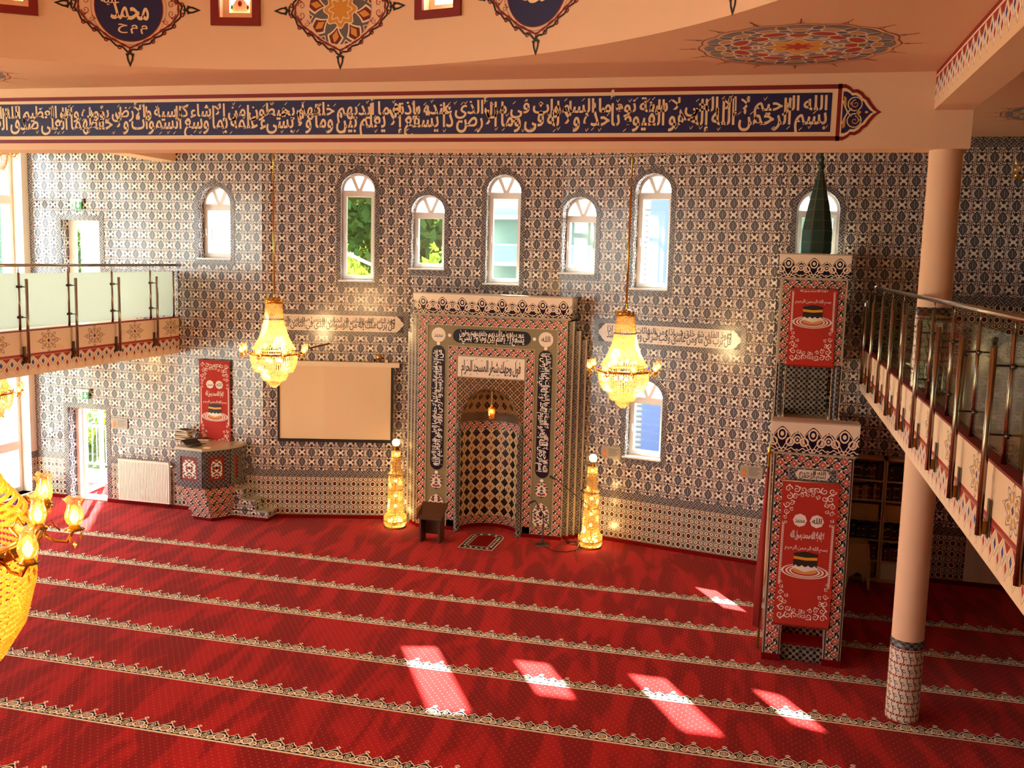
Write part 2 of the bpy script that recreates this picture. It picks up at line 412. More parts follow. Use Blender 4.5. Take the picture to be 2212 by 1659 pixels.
def f_ceilmed():
    u, v = uv(); R = .92
    r = hyp(u, v)/R; th = atan2(v, u)
    edge = .93+.03*ab(cos(th*8))
    c = mix(noise(6) > .5, '7f7884', '77707c')
    def blob(rr, n, ph, sr, sa, colr, c):
        a = (fr(th*n/(2*pi)+ph)-.5)/n*2*pi*rr
        d = hyp((r-rr)/sr, a/sa); c = mix(d < 1.25, c, 'e2cdb4'); return mix(d < 1, c, colr)
    c = blob(.83, 16, 0, .07, .05, '6b5a58', c); c = blob(.76, 16, .5, .05, .09, 'b98a58', c); c = blob(.70, 16, 0, .03, .06, '45407a', c)
    c = blob(.60, 8, 0, .07, .12, 'a3281c', c); c = blob(.52, 8, .5, .07, .09, 'a3281c', c); c = blob(.62, 8, .5, .04, .06, '5c5640', c)
    c = blob(.42, 16, 0, .035, .04, 'c9b8a0', c); c = mix(ring(r, .365+.02*cos(th*8), .012), c, 'e6d6c2')
    c = mix(r < .35+.02*cos(th*8), c, '857c86'); c = mix(r < .29+.05*cos(th*8), c, 'd09a3e'); c = mix(ring(r, .29+.05*cos(th*8), .012), c, 'ecdcc6')
    c = mix(r < .13+.04*cos(th*8), c, 'b0241a'); 
    c = mix(r > edge-.02, c, '5a3a34'); return c
def f_rosette():
    u, v = uv(); R = .46
    r = hyp(u, v)/R; th = atan2(v, u)
    c = '5e5a5e'
    def blob(rr, n, ph, sr, sa, colr, c, rim='ead7bc'):
        a = (fr(th*n/(2*pi)+ph)-.5)/n*2*pi*rr
        d = ab(r-rr)/sr+ab(a)/sa; c = mix(d < 1.3, c, rim); return mix(d < 1, c, colr)
    c = blob(.86, 8, .25, .12, .12, '6e1712', c); c = blob(.86, 8, .25, .06, .05, 'd8b48a', c, '6e1712')
    c = blob(.66, 8, .75, .24, .17, '6a1511', c); c = blob(.63, 8, .75, .15, .085, 'd0923a', c, '6a1511')
    c = mix(r < .40+.05*cos(th*8), c, 'ead7bc'); c = mix(r < .37+.05*cos(th*8), c, 'd18f33')
    c = mix(ring(r, .25+.05*cos(th*8), .018), c, 'ead7bc'); return mix(r > .975, c, '15121c')
def f_wood():
    X, Y, Z = objco(); return mix(noise(14, 3, comb(X*6, Y*6, Z*.8)), '5b3018', '361a0c')
def f_stone():
    X, Y, Z = geo(); return mix(ramp(noise(9, 5), .4, .62), '9a978a', 'b9b5a6')
def f_plaster(a, b):
    return lambda: mix(noise(1.3, 4), a, b)

mat('wall_tile', fn=f_tile, rough=.18, spec=.5)
mat('wainscot_tile', fn=f_wains, rough=.2)
mat('border_tile', fn=f_border, rough=.2)
mat('red_diamond_tile', fn=f_reddia, rough=.2)
mat('olive_tile', fn=f_olive, rough=.2)
mat('cresting_tile', fn=f_crest, rough=.2)
mat('lattice_tile', fn=f_tess, rough=.22)
mat('lattice_tile_grey', fn=f_tess_grey, rough=.22)
mat('niche_tile', fn=f_niche, rough=.22)
mat('vault_tile', fn=f_muq, rough=.3)
mat('vine_tile', fn=f_vine, rough=.25)
mat('column_band_tile', fn=f_colband, rough=.25)
mat('carpet', fn=f_floor, rough=1, spec=.04, sheen=.07, bump=lambda: (noise(160, 2), .25, .004))
mat('carpet_plain', '6d0709', rough=.95, spec=.1)
mat('fascia_left', fn=f_fascia(12.68), rough=.6)
mat('fascia_right', fn=f_fascia(2.7), rough=.6)
mat('ceiling_rosette', fn=f_ceilmed, rough=.7)
mat('drum_rosette', fn=f_rosette, rough=.7)
mat('plaster', fn=f_plaster('ecc8a8', 'e9c3a2'), rough=.85, spec=.2)
mat('plaster_ceiling', fn=f_plaster('e0b698', 'dcb092'), rough=.9, spec=.2)
mat('plaster_white', fn=f_plaster('e0dcd3', 'd8d3c8'), rough=.9, spec=.2)
mat('cream_paint', 'ecd0a8', rough=.7)
mat('navy_paint', '17154e', rough=.6)
mat('navy_tile', '12132c', rough=.2)
mat('dark_red_paint', '7a0d0a', rough=.6)
mat('black_paint', '1b0f10', rough=.6)
mat('gold_paint', 'd09a46', rough=.6)
mat('white_tile', 'e9ddcf', rough=.2)
mat('ink', '16162c', rough=.3)
mat('white_print', 'efe8df', rough=.6)
mat('pvc', 'eceae6', rough=.35)
mat('chrome', '9a8f80', rough=.22, metal=1)
mat('steel_dark', '5a5048', rough=.35, metal=1)
mat('brass', 'd9a540', rough=.2, metal=1)
mat('brass_dark', '8a5a20', rough=.3, metal=1)
mat('blue_crystal', '2a2a80', rough=.15)
mat('black_plastic', '0d0d0f', rough=.45)
mat('black_frame', '100c0c', rough=.5)
mat('screen_fabric', 'dcc4a4', rough=.85)
mat('screen_case', 'dfcdb4', rough=.5)
mat('banner_red', fn=lambda: mix(noise(7, 5)*.6, 'b3261a', '9e1f16'), rough=.8)
mat('banner_dark', '7a150e', rough=.8)
mat('kaaba_gold', 'e0a021', rough=.5)
mat('kaaba_sand', 'd9924c', rough=.7)
mat('radiator_enamel', 'e4ded4', rough=.4)
mat('green_tile', fn=lambda: mix(noise(8, 3), '0f3330', '16423c'), rough=.12, spec=.6)
mat('grout', '5d6a5e', rough=.8)
mat('wood', fn=f_wood, rough=.45)
mat('wood_light', 'b88a55', rough=.5)
mat('shelf_wood', fn=f_plaster('c9b08a', 'bfa57e'), rough=.6)
mat('step_stone', fn=f_stone, rough=.15)
mat('marble_top', fn=f_plaster('bdb09c', 'aa9c88'), rough=.2)
mat('brick_white', 'd8cfc0', rough=.8)
mat('plastic_cream', 'd6b27a', rough=.45)
mat('plastic_white', 'f0ead8', rough=.45)
mat('sign_green', '0f8a46', rough=.4)
mat('flag_red', '8a1812', rough=.85)
mat('asphalt', '6a6866', rough=.9)
mat('kerb', 'b9b4aa', rough=.9)
mat('grass', fn=lambda: mix(noise(3, 4), '33501c', '56702c'), rough=.9)
mat('leaf', fn=lambda: mix(noise(2.2, 3), '4c7d12', 'a2c22c'), rough=.7)
mat('leaf_dark', fn=lambda: mix(noise(2.2, 3), '2f5a1c', '6f9a34'), rough=.7)
mat('leaf_far', fn=lambda: mix(noise(.5, 4), '2c4438', '4c6450'), rough=.8)
mat('bark', '5a4632', rough=.9)
mat('facade_white', 'a9a9a8', rough=.7)
mat('facade_blue', '40557f', rough=.6)
mat('facade_slat', '8c949c', rough=.5)
mat('facade_glass', '5a7a72', rough=.1, spec=.8)
mat('facade_stone', fn=lambda: mix(noise(2), 'b6b2a6', 'a8a294'), rough=.8)
mat('roof_sheet', '767c80', rough=.6)
mat('metal_rail', 'd8d8d6', rough=.4)
mat('paper', 'd8cdb8', rough=.8)
for n, c in dict(book_black='1a1512', book_maroon='4a1510', book_brown='5a3a20', book_navy='1a2034', book_cream='c9a15c', book_green='23382a', book_red='8a2a1e', book_tan='a27a44').items(): mat(n, c, rough=.55)
mat('gilt', 'c9a24a', rough=.35, metal=.6)
mat('plaque', fn=lambda: mix(noise(4), 'a39a8c', '8f8474'), rough=.3)
mat('plaque_picture', 'b8793a', rough=.5)
mat('sun_amber', 'd8701e', rough=.5)
mat('bulb', 'ffe2a0', rough=.5, emit='ffc45a', estr=14)
mat('led_text', 'fff0c0', rough=.5, emit='ffe0a0', estr=2.2)
for n, c in dict(stain_red='d0203a', stain_green='3aa02e', stain_blue='6a74d0', stain_amber='e09a30').items(): mat(n, c, rough=.3)

def custom(name, parts):        # weighted mix of simple shaders
    m = bpy.data.materials.new(name); m.use_nodes = True; t = m.node_tree; M[name] = m
    t.nodes.remove(t.nodes['Principled BSDF']); out = t.nodes['Material Output']; acc = None; tot = 0
    for w, kind, colr, rough in parts:
        n = t.nodes.new('ShaderNodeBsdf'+kind); n.inputs['Color'].default_value = lin(colr)
        if rough is not None and 'Roughness' in n.inputs: n.inputs['Roughness'].default_value = rough
        tot += w
        if acc is None: acc = n.outputs[0]
        else:
            mxn = t.nodes.new('ShaderNodeMixShader'); mxn.inputs[0].default_value = w/tot
            t.links.new(acc, mxn.inputs[1]); t.links.new(n.outputs[0], mxn.inputs[2]); acc = mxn.outputs[0]
    t.links.new(acc, out.inputs[0]); return m
custom('window_glass', [(.94, 'Transparent', 'fbfffd', None), (.06, 'Glossy', 'ffffff', .02)])
custom('rail_glass', [(.82, 'Transparent', 'd6dfd6', None), (.18, 'Glossy', 'e8efe6', .03)])
custom('frosted_glass', [(.62, 'Translucent', 'e6f2ea', None), (.30, 'Diffuse', 'dfeee6', None), (.08, 'Glossy', 'ffffff', .2)])
custom('crystal', [(.36, 'Translucent', 'e8c478', None), (.36, 'Transparent', 'fff6e4', None), (.18, 'Glossy', 'fff0d8', .08), (.10, 'Diffuse', 'f0dcb0', None)])
custom('crystal_amber', [(.36, 'Translucent', 'f0bc58', None), (.34, 'Transparent', 'ffe6b4', None), (.2, 'Glossy', 'fff0c8', .08), (.10, 'Diffuse', 'e8b860', None)])
custom('lamp_glass', [(.62, 'Transparent', 'fff2d8', None), (.2, 'Translucent', 'ffdc9a', None), (.18, 'Glossy', 'fff0d8', .05)])
custom('cloth_leaf', [(.6, 'Diffuse', '4f6420', None), (.4, 'Translucent', '84962e', None)])
custom('cloth_leaf_dark', [(.65, 'Diffuse', '2c4220', None), (.35, 'Translucent', '56702c', None)])
# ------------------------------------------------------------------ the room
FA = Frame((-14.12, 16.8), (-9.08, 16.8)); FB = Frame((-9.08, 16.8), (-6.45, 17.58)); FM = Frame((-6.45, 17.58), (-3.62, 17.70))
FC = Frame((-3.62, 17.70), (.15, 16.8)); FD = Frame((.15, 16.8), (6.5, 16.8))
FL = Frame((-14.12, -4), (-14.12, 16.8)); FR = Frame((6.5, 16.8), (6.5, -4)); FK = Frame((6.5, -4), (-14.12, -4))
TH = .34; CZ = 7.06
def arch(s0, s1, z0, z1, n=16):
    r = (s1-s0)/2; c = (s0+s1)/2; zs = z1-r
    return [(s0, z0), (s1, z0)] + [(c+r*math.cos(pi*i/n), zs+r*math.sin(pi*i/n)) for i in range(n+1)]
def inset_arch(s0, s1, z0, z1, d, db=None): return arch(s0+d, s1-d, z0+(d if db is None else db), z1-d)
def rect(s0, s1, z0, z1): return [(s0, z0), (s1, z0), (s1, z1), (s0, z1)]
def wspec(fr, L, Rr, T, B, tp=None):    # pixel columns / rows of an opening -> metres on its wall
    ym = (T+B)/2
    return [fr.px(L, ym)[0], fr.px(Rr, ym)[0], fr.px((L+Rr)/2, B)[1], fr.px((L+Rr)/2, T)[1]]
WIN = [(FA, wspec(FA, 429, 498, 402, 558)), (FB, wspec(FB, 736, 810, 374, 606)), (FM, wspec(FM, 888, 960, 421, 580)),
       (FM, wspec(FM, 1050, 1124, 377, 613)), (FC, wspec(FC, 1212, 1287, 425, 590)), (FC, wspec(FC, 1369, 1447, 374, 624)),
       (FD, wspec(FD, 1718, 1811, 410, 622)), (FC, wspec(FC, 1352, 1430, 822, 990))]
DOORU = rect(.72, 1.58, 3.69, 5.55); DOORL = rect(.75, 1.62, 0, 1.86)
holes = {id(f): [] for f in (FA, FB, FM, FC, FD)}
for f, w in WIN: holes[id(f)].append(arch(*w))
holes[id(FA)] += [DOORU, DOORL]
SK = .07; W1 = .805; W2 = .93
def wallpiece(name, fr, sk=SK):
    mb = MB(); hs = holes[id(fr)]
    out = [(0, 0)]
    hs2 = [h for h in hs if h is not DOORL]
    if DOORL in hs: out += [DOORL[0], DOORL[3], DOORL[2], DOORL[1]]
    out += [(fr.L, 0), (fr.L, CZ+.1), (0, CZ+.1)]
    mb.prism(out, hs2, fr, -TH, 0, 0, 1)
    return structure(mb.build(name, ['wall_tile', 'wall_tile']))
WA = wallpiece('wall_front_left', FA); WB = wallpiece('wall_front_bay_left', FB); WM = wallpiece('wall_front_centre', FM)
WC = wallpiece('wall_front_bay_right', FC); WD = wallpiece('wall_front_right', FD)
def dado(fr, parent, spans, z=0):
    for i, (a, b) in enumerate(spans):
        MB().slab(fr, a, b, z+SK, z+W1, 0, .006).build('wainscot', 'wainscot_tile', parent)
        b2 = MB(); n = max(2, int((b-a)/.12)); top = []
        for k in range(n*4+1):
            s = a+(b-a)*k/(n*4); top.append((s, z+W2+.012*abs(math.sin(k*pi/4))))
        b2.prism([(a, z+W1), (b, z+W1)]+top[::-1], [], fr, 0, .009).build('border_strip', 'border_tile', parent)
        for k in range(1, int((b-a)/.365)+1):       # half medallions that close the wall pattern
            sc = a+(k-.5)*.365
            if sc+.07 < b: MB().prism([(sc-.075, z+W2), (sc+.075, z+W2), (sc+.04, z+W2+.055), (sc, z+W2+.095), (sc-.04, z+W2+.055)], [], fr, 0, .007).build('border_tip', 'border_tile', parent)
def skirting(name, fr, spans, z=0, h=SK):
    mb = MB()
    for a, b in spans: mb.slab(fr, a, b, z, z+h, 0, .02)
    return structure(mb.build(name, 'carpet_plain'))
dado(FA, WA, [(0, .68), (1.68, FA.L)]); dado(FB, WB, [(0, FB.L)]); dado(FM, WM, [(0, .3), (FM.L-.25, FM.L)]); dado(FC, WC, [(0, FC.L)]); dado(FD, WD, [(0, FD.L)])
dado(FA, WA, [(0, .64), (1.66, 3.28)], 3.69); dado(FD, WD, [(1.4, FD.L)], 3.69)
skirting('baseboard_front_left', FA, [(0, .75), (1.62, FA.L)]); skirting('baseboard_front_bay_left', FB, [(0, FB.L)])
skirting('baseboard_front_bay_right', FC, [(0, FC.L)]); skirting('baseboard_front_right', FD, [(0, FD.L)], 0, .07)
# corner strips and the border under the ceiling of the side aisle
MB().slab(FA, 0, .1, W2, CZ, 0, .008).build('corner_border', 'border_tile', WA)
MB().slab(FD, 1.3, FD.L, CZ-.16, CZ-.02, 0, .01).build('ceiling_border', 'border_tile', WD)

# arched windows
def window(i, fr, w, fan_white=True):
    s0, s1, z0, z1 = w; c = (s0+s1)/2; r = (s1-s0)/2; zs = z1-r; o0, o1 = -.26, -.19
    root = sroot('window_%d' % i, fr.P(c, z0, -.2))
    F = .035
    MB().prism(arch(*w), [inset_arch(s0, s1, z0, z1, F)], fr, o0, o1).build('frame', 'pvc', root)
    zt = zs-.02
    MB().slab(fr, s0+F, s1-F, zt-.03, zt+.03, o0, o1).build('transom', 'pvc', root)
    a0, a1, b0, b1 = s0+F, s1-F, z0+F, zt-.03
    MB().prism(rect(a0, a1, b0, b1), [rect(a0+.055, a1-.055, b0+.06, b1-.055)], fr, o0+.01, o1+.02).build('sash', 'pvc', root)
    MB().prism(rect(a0+.055, a1-.055, b0+.06, b1-.055), [], fr, -.235, -.228).build('pane', 'window_glass', root)
    cb = zt+.03; R0 = r-F
    for sg in (-1, 1):
        ang = math.radians(90-sg*26); ex, ez = c+R0*math.cos(ang)*1.0, zs+R0*math.sin(ang)
        bx = c+sg*.02; dx, dz = ex-bx, ez-cb; l = math.hypot(dx, dz); nx, nz = -dz/l*.03, dx/l*.03
        MB().prism([(bx-nx, cb-nz), (bx+nx, cb+nz), (ex+nx, ez+nz), (ex-nx, ez-nz)], [], fr, o0, o1).build('fan_bar', 'pvc', root)
    fan = [(c+(R0)*math.cos(pi*k/16), zs+R0*math.sin(pi*k/16)) for k in range(17)]
    MB().prism([(c-R0, cb), (c+R0, cb)]+fan, [], fr, -.235, -.228).build('fan_pane', 'fan_glass', root)
    b = MB().slab(fr, s0-.04, s1+.01, z0-.025, z0+.004, -.2, .035); b.build('window_sill', 'pvc', root)
    hb = MB().slab(fr, a0+.015, a0+.04, (b0+b1)/2-.09, (b0+b1)/2-.03, o1+.02, o1+.035).slab(fr, a0+.02, a0+.035, (b0+b1)/2-.06, (b0+b1)/2+.06, o1+.035, o1+.055)
    hb.build('handle', 'pvc', root)
    bw = .085
    outer = arch(s0-bw, s1+bw, z0-.13, z1+bw, 24)
    sc = [p for p in outer[:2]]
    for k, p in enumerate(outer[2:]):
        q = 1+.012*(k % 2)/max(r, .1); sc.append((c+(p[0]-c)*q, p[1]))
    MB().prism(sc, [arch(s0, s1, z0-.02, z1)], fr, 0, .008).build('tile_border', 'border_tile', root)
    MB().prism([(c-.09, z1+bw-.01), (c+.09, z1+bw-.01), (c+.05, z1+bw+.03), (c, z1+bw+.075), (c-.05, z1+bw+.03)], [], fr, 0, .0075).build('border_tip', 'border_tile', root)
custom('amber_glass', [(.35, 'Translucent', 'f0b060', None), (.65, 'Diffuse', 'c89050', None)])
custom('fan_glass', [(.75, 'Translucent', 'ffffff', None), (.25, 'Diffuse', 'ffffff', None)])
for i, (f, w) in enumerate(WIN): window(i+1, f, w)

# doors
def door_border(fr, D, parent, z0):
    s0, s1, z1 = D[0][0], D[1][0], D[2][1]; b = .1
    MB().prism([(s0-b, z0), (s0, z0), (s0, z1), (s1, z1), (s1, z0), (s1+b, z0), (s1+b, z1+b), (s0-b, z1+b)], [], fr, 0, .008).build('tile_border', 'border_tile', parent)
s0, s1 = DOORU[0][0], DOORU[1][0]
d1 = sroot('door_1', FA.P((s0+s1)/2, 3.69, -.2))
MB().prism(rect(s0, s1, 3.69, 5.55), [rect(s0+.05, s1-.05, 3.72, 5.5)], FA, -.3, -.22).build('door_frame', 'pvc', d1)
MB().prism(rect(s0+.05, s1-.05, 3.72, 5.5), [rect(s0+.15, s1-.15, 3.9, 5.38)], FA, -.28, -.22).build('door_leaf', 'pvc', d1)
MB().prism(rect(s0+.15, s1-.15, 3.9, 5.38), [], FA, -.255, -.248).build('pane', 'window_glass', d1)
MB().slab(FA, s0+.07, s0+.1, 4.72, 4.86, -.22, -.2).slab(FA, s0+.075, s0+.2, 4.77, 4.79, -.2, -.17).build('handle', 'pvc', d1)
door_border(FA, DOORU, d1, 3.69)
s0, s1 = DOORL[0][0], DOORL[1][0]
d2 = sroot('door_2', FA.P((s0+s1)/2, 0, -.2))
MB().prism([(s0, 0), (s0+.07, 0), (s0+.07, 1.8), (s1-.05, 1.8), (s1-.05, 0), (s1, 0), (s1, 1.86), (s0, 1.86)], [], FA, -.32, -.22).build('door_frame', 'pvc', d2)
MB().slab(FA, s0, s1, -.01, .02, -.4, -.02).build('threshold', 'marble_top', d2)
b = MB()   # the leaf stands open to the outside, hinged on the left jamb
lf = Frame((FA.P(s0+.05, 0, -.32).x, FA.P(s0+.05, 0, -.32).y), (FA.P(s0+.05, 0, -.32).x-.12, FA.P(s0+.05, 0, -.32).y+.78))
b.prism(rect(0, .78, .02, 1.82), [rect(.1, .68, .12, 1.72)], lf, 0, .06); b.build('door_leaf', 'pvc', d2)
MB().prism(rect(.1, .68, .12, 1.72), [], lf, .027, .033).build('pane', 'window_glass', d2)
door_border(FA, DOORL, d2, 0)

# left wall of tall windows, right and rear walls
bays = [(16.62-k*2.35, 16.62-k*2.35-1.95) for k in range(8)]
hol = []; spec = []
for y1, y0 in bays:
    for z0, z1 in ((.12, 2.78), (3.95, 6.95)):
        hol.append(rect(y0+4, y1+4, z0, z1)); spec.append((y0+4, y1+4, z0, z1))
structure(MB().prism(rect(0, FL.L, 0, CZ+.1), hol, FL, -.5, 0).build('wall_left', 'plaster_white'))
MB_ = 9
for s0, s1, z0, z1 in spec:
    root = sroot('window_%d' % MB_, FL.P((s0+s1)/2, z0, -.3)); MB_ += 1
    o0, o1 = -.3, -.22; zt = z0+(.95 if z0 < 1 else 1.95); sm = (s0+s1)/2
    MB().prism(rect(s0, s1, z0, z1), [rect(s0+.06, sm-.04, z0+.06, zt-.04), rect(sm+.04, s1-.06, z0+.06, zt-.04), rect(s0+.06, sm-.04, zt+.04, z1-.06), rect(sm+.04, s1-.06, zt+.04, z1-.06)], FL, o0, o1).build('frame', 'pvc', root)
    for a, b_, c_, d_ in ((s0+.06, sm-.04, z0+.06, zt-.04), (sm+.04, s1-.06, z0+.06, zt-.04), (s0+.06, sm-.04, zt+.04, z1-.06), (sm+.04, s1-.06, zt+.04, z1-.06)):
        MB().prism(rect(a, b_, c_, d_), [rect(a+.05, b_-.05, c_+.05, d_-.05)], FL, o0+.01, o1+.02).build('sash', 'pvc', root)
        MB().prism(rect(a+.05, b_-.05, c_+.05, d_-.05), [], FL, -.27, -.263).build('pane', 'window_glass', root)
    MB().slab(FL, s0-.03, s1+.03, z0-.03, z0, -.3, .05).build('window_sill', 'pvc', root)
for y1, y0 in [(16.8, 16.62)]+[(bays[k][1], bays[k+1][0]) for k in range(2)]:
    MB().slab(FL, y0+4, y1+4, SK, W1, 0, .006).build('wainscot', 'wainscot_tile', bpy.data.objects['wall_left'])
    MB().slab(FL, y0+4, y1+4, W1, W2, 0, .008).build('border_strip', 'border_tile', bpy.data.objects['wall_left'])
skirting('baseboard_left', FL, [(0, FL.L)])
structure(MB().prism(rect(0, FR.L, 0, CZ+.1), [], FR, -.3, 0).build('wall_right', 'wall_tile'))
structure(MB().prism(rect(0, FK.L, 0, CZ+.1), [], FK, -.3, 0).build('wall_back', 'plaster_white'))

# floor and ceiling
structure(MB().box(-14.62, 6.8, -4.3, 18.1, -.2, 0).build('floor', 'carpet'))
DC = (-4.8, 4.34); DR = 6.13
circ = [(DC[0]+DR*math.cos(2*pi*k/128), DC[1]+DR*math.sin(2*pi*k/128)) for k in range(128)]
b = MB(); b.poly([(-14.62, -4.3), (6.8, -4.3), (6.8, 18.1), (-14.62, 18.1)], [circ], lambda x, y: Vector((x, y, CZ)))
for f in b.f: f.reverse()
for u in b.uv: u.reverse()
b.poly([(-14.62, -4.3), (6.8, -4.3), (6.8, 18.1), (-14.62, 18.1)], [circ], lambda x, y: Vector((x, y, CZ+.2)))
CEIL = structure(b.build('ceiling', 'plaster_ceiling'))

# drum and dome
WA0 = 77.9; HW = 1.73; DZ0, DZ1, DTOP = 7.62, 8.7, 9.4
def cyl(ang, z, off=0): a = math.radians(ang); return Vector((DC[0]+(DR-off)*math.cos(a), DC[1]+(DR-off)*math.sin(a), z))
b = MB()
for k in range(16):
    c = WA0+22.5*k
    cuts = [c-11.25+j*(11.25-HW)/6 for j in range(7)]+[c+HW+j*(11.25-HW)/6 for j in range(7)]
    zs = [CZ, DZ0, DZ1, DTOP]
    for j in range(len(cuts)-1):
        for q in range(3):
            if j == 6 and q == 1: continue
            A, B = cuts[j], cuts[j+1]
            b.face([cyl(A, zs[q]), cyl(A, zs[q+1]), cyl(B, zs[q+1]), cyl(B, zs[q])])
    for A, B, za, zb in ((c-HW, c-HW, DZ0, DZ1), (c+HW, c+HW, DZ1, DZ0)):
        b.face([cyl(A, za), cyl(A, za, -.2), cyl(A, zb, -.2), cyl(A, zb)])
    for z in (DZ0, DZ1): b.face([cyl(c-HW, z), cyl(c+HW, z), cyl(c+HW, z, -.2), cyl(c-HW, z, -.2)])
DRUM = structure(b.build('wall_drum', 'plaster', smooth=False))
structure(MB().lathe([(DR*math.cos(pi/2*k/12), 4.2*math.sin(pi/2*k/12)) for k in range(13)], 64, (DC[0], DC[1], DTOP)).build('ceiling_dome', 'plaster', smooth=True))
for k in range(16):
    c = WA0+22.5*k
    root = sroot('window_%d' % MB_, cyl(c, DZ0, 0)); MB_ += 1
    b = MB(); A0 = HW+.05
    for a, a2, z, z2 in ((c-2.64, c-A0, 7.53, DZ1+.09), (c+A0, c+2.64, 7.53, DZ1+.09), (c-A0, c+A0, 7.53, DZ0-.005), (c-A0, c+A0, DZ1+.005, DZ1+.09)):
        P8 = [cyl(a, z, .0), cyl(a2, z, .0), cyl(a2, z2, .0), cyl(a, z2, .0), cyl(a, z, .03), cyl(a2, z, .03), cyl(a2, z2, .03), cyl(a, z2, .03)]
        for f in ((4,5,6,7), (0,1,5,4), (1,2,6,5), (2,3,7,6), (3,0,4,7)): b.face([P8[i] for i in f])
    b.build('red_frame', 'dark_red_paint', root)
    if k in (0, 1, 2):
        fn = lambda x, y, o=-.12: cyl(c-x/DR*180/pi, y, o); w = HW*pi/180*DR; m = .035
        b = MB(); b.poly(rect(-w, w, DZ0, DZ1), [rect(-w+.07, w-.07, DZ0+.08, DZ1-.07)], fn); b.build('frame', 'plaster', root)
        if k == 0:
            b = MB().poly(rect(-w+.07, w-.07, DZ0+.08, DZ1-.07), [], lambda x, y: fn(x, y, -.13)); b.build('pane', 'window_glass', root)
        else:
            b = MB().poly(rect(-w+.07, w-.07, DZ0+.08, DZ1-.07), [], lambda x, y: fn(x, y, -.15)); b.build('pane', 'fan_glass', root)
            z0 = DZ0+.08
            b = MB(); g = lambda x, y: fn(x, y, -.135); W = w-.07
            b.poly([(-W, z0), (W, z0), (W, z0+.14), (W*.75, z0+.09), (W*.35, z0+.15), (0, z0+.2), (-W*.35, z0+.15), (-W*.75, z0+.09), (-W, z0+.14)], [], g)
            for j in range(9):
                t = -W+j*2*W/8; b.strip([(t, z0+.1), (t, DZ1-.07)], .008, g)
            for j in range(14): b.strip([(-W, z0+.06*j), (W, z0+.06*j)], .006, g)
            b.build('lead_lattice', 'plaster', root)
            for (x, y, rx, ry, mm) in ((0, z0+.30, .055, .055, 'stain_red'), (-.085, z0+.32, .028, .02, 'stain_green'), (.085, z0+.32, .028, .02, 'stain_green'), (-.06, z0+.23, .022, .03, 'stain_amber'), (.06, z0+.23, .022, .03, 'stain_amber'), (-.025, z0+.2, .02, .02, 'stain_blue'), (.025, z0+.2, .02, .02, 'stain_blue'), (0, z0+.1, .022, .03, 'dark_red_paint'), (-.09, z0+.06, .012, .022, 'stain_green'), (.09, z0+.06, .012, .022, 'black_paint'), (0, z0+.42, .05, .04, 'stain_amber'), (-.08, z0+.45, .03, .05, 'stain_blue'), (.08, z0+.45, .03, .05, 'stain_blue')):
                MB().disc(x, y, rx, ry, lambda X, Y: fn(X, Y, -.125), n=12).build('coloured_pane', mm, root)
    else:
        b = MB(); b.face([cyl(c-HW, DZ0, -.15), cyl(c+HW, DZ0, -.15), cyl(c+HW, DZ1, -.15), cyl(c-HW, DZ1, -.15)]); b.build('pane', 'amber_glass', root)

# beams
BEAM = structure(MB().box(-14.12, 1.95, 11.3, 11.7, 6.28, CZ+.02).build('main_beam', 'plaster'))
def f_beam():
    X, Y, Z = geo(); u = Y; v = Z; p = .25; x = ab(fr(u/p)-.5)*p; xh = p/2-x
    c = 'e7c29c'
    c = mix((xh*.9+(6.99-v)*.75 < .085) & (v < 7.0), c, '9a1a12')
    for xx, zc, colr in ((x, 6.905, '2b2f86'), (xh, 6.84, 'a81d14')):
        m_ = xx/.1+ab(v-zc)/.1; c = mix(m_ < 1.02, c, 'f0dcc2'); c = mix(ab(m_-1) < .04, c, '6a4a40'); c = mix((xx/.038+ab(v-zc)/.052) < 1, c, colr)
    c = mix(v > 7.005, c, 'f0dcc2'); return mix(v > 7.02, c, '8c1410')
mat('beam_painted', fn=f_beam, rough=.8)
b = MB().box(1.57, 1.94, -4, 11.3, 6.67, CZ+.02)
b.mi = [1, 0, 0, 0, 0, 0]
structure(b.build('side_beam', ['plaster', 'beam_painted']))
structure(MB().box(-11.3, -10.85, 11.7, 16.8, 6.67, CZ+.02).build('side_beam', 'plaster'))

# balconies
def balcony(x0, x1, xf0, xf1, m):
    b = MB().box(min(x0, x1), max(x0, x1), -4, 16.8, 3.08, 3.69); o = structure(b.build('balcony_slab', 'plaster'))
    MB().box(min(xf0, xf1), max(xf0, xf1), -4, 16.8, 3.07, 3.745).build('fascia', m, o)
    MB().box(min(xf0, xf1)-.003, max(xf0, xf1)+.003, -4, 16.8, 3.745, 3.765).build('red_coping', 'dark_red_paint', o)
    return o
balcony(-14.12, -10.96, -10.96, -10.84, 'fascia_left'); balcony(6.5, 1.66, 1.54, 1.66, 'fascia_right')
structure(MB().box(-10.84, 1.54, -4, -.5, 3.08, 3.69).build('balcony_slab', 'plaster'))

# columns
for cx in (1.75, -11.3):
    co = sroot('column', (cx, 11.5, 0)); c3 = (cx, 11.5, 0)
    MB().lathe([(.172, .93), (.172, 3.1)], 40, c3).build('shaft', 'plaster', co, True)
    MB().lathe([(.180, .0), (.180, .84)], 40, c3).build('tile_foot', 'vine_tile', co, True)
    MB().lathe([(.181, .84), (.181, .93), (.17, .932)], 40, c3).build('tile_band', 'column_band_tile', co, True)
    MB().lathe([(.172, 4.63), (.168, 6.3)], 40, c3).build('shaft', 'plaster', co, True)
    MB().lathe([(.180, 3.69), (.180, 4.54)], 40, c3).build('tile_foot', 'vine_tile', co, True)
    MB().lathe([(.181, 4.54), (.181, 4.63), (.17, 4.632)], 40, c3).build('tile_band', 'column_band_tile', co, True)
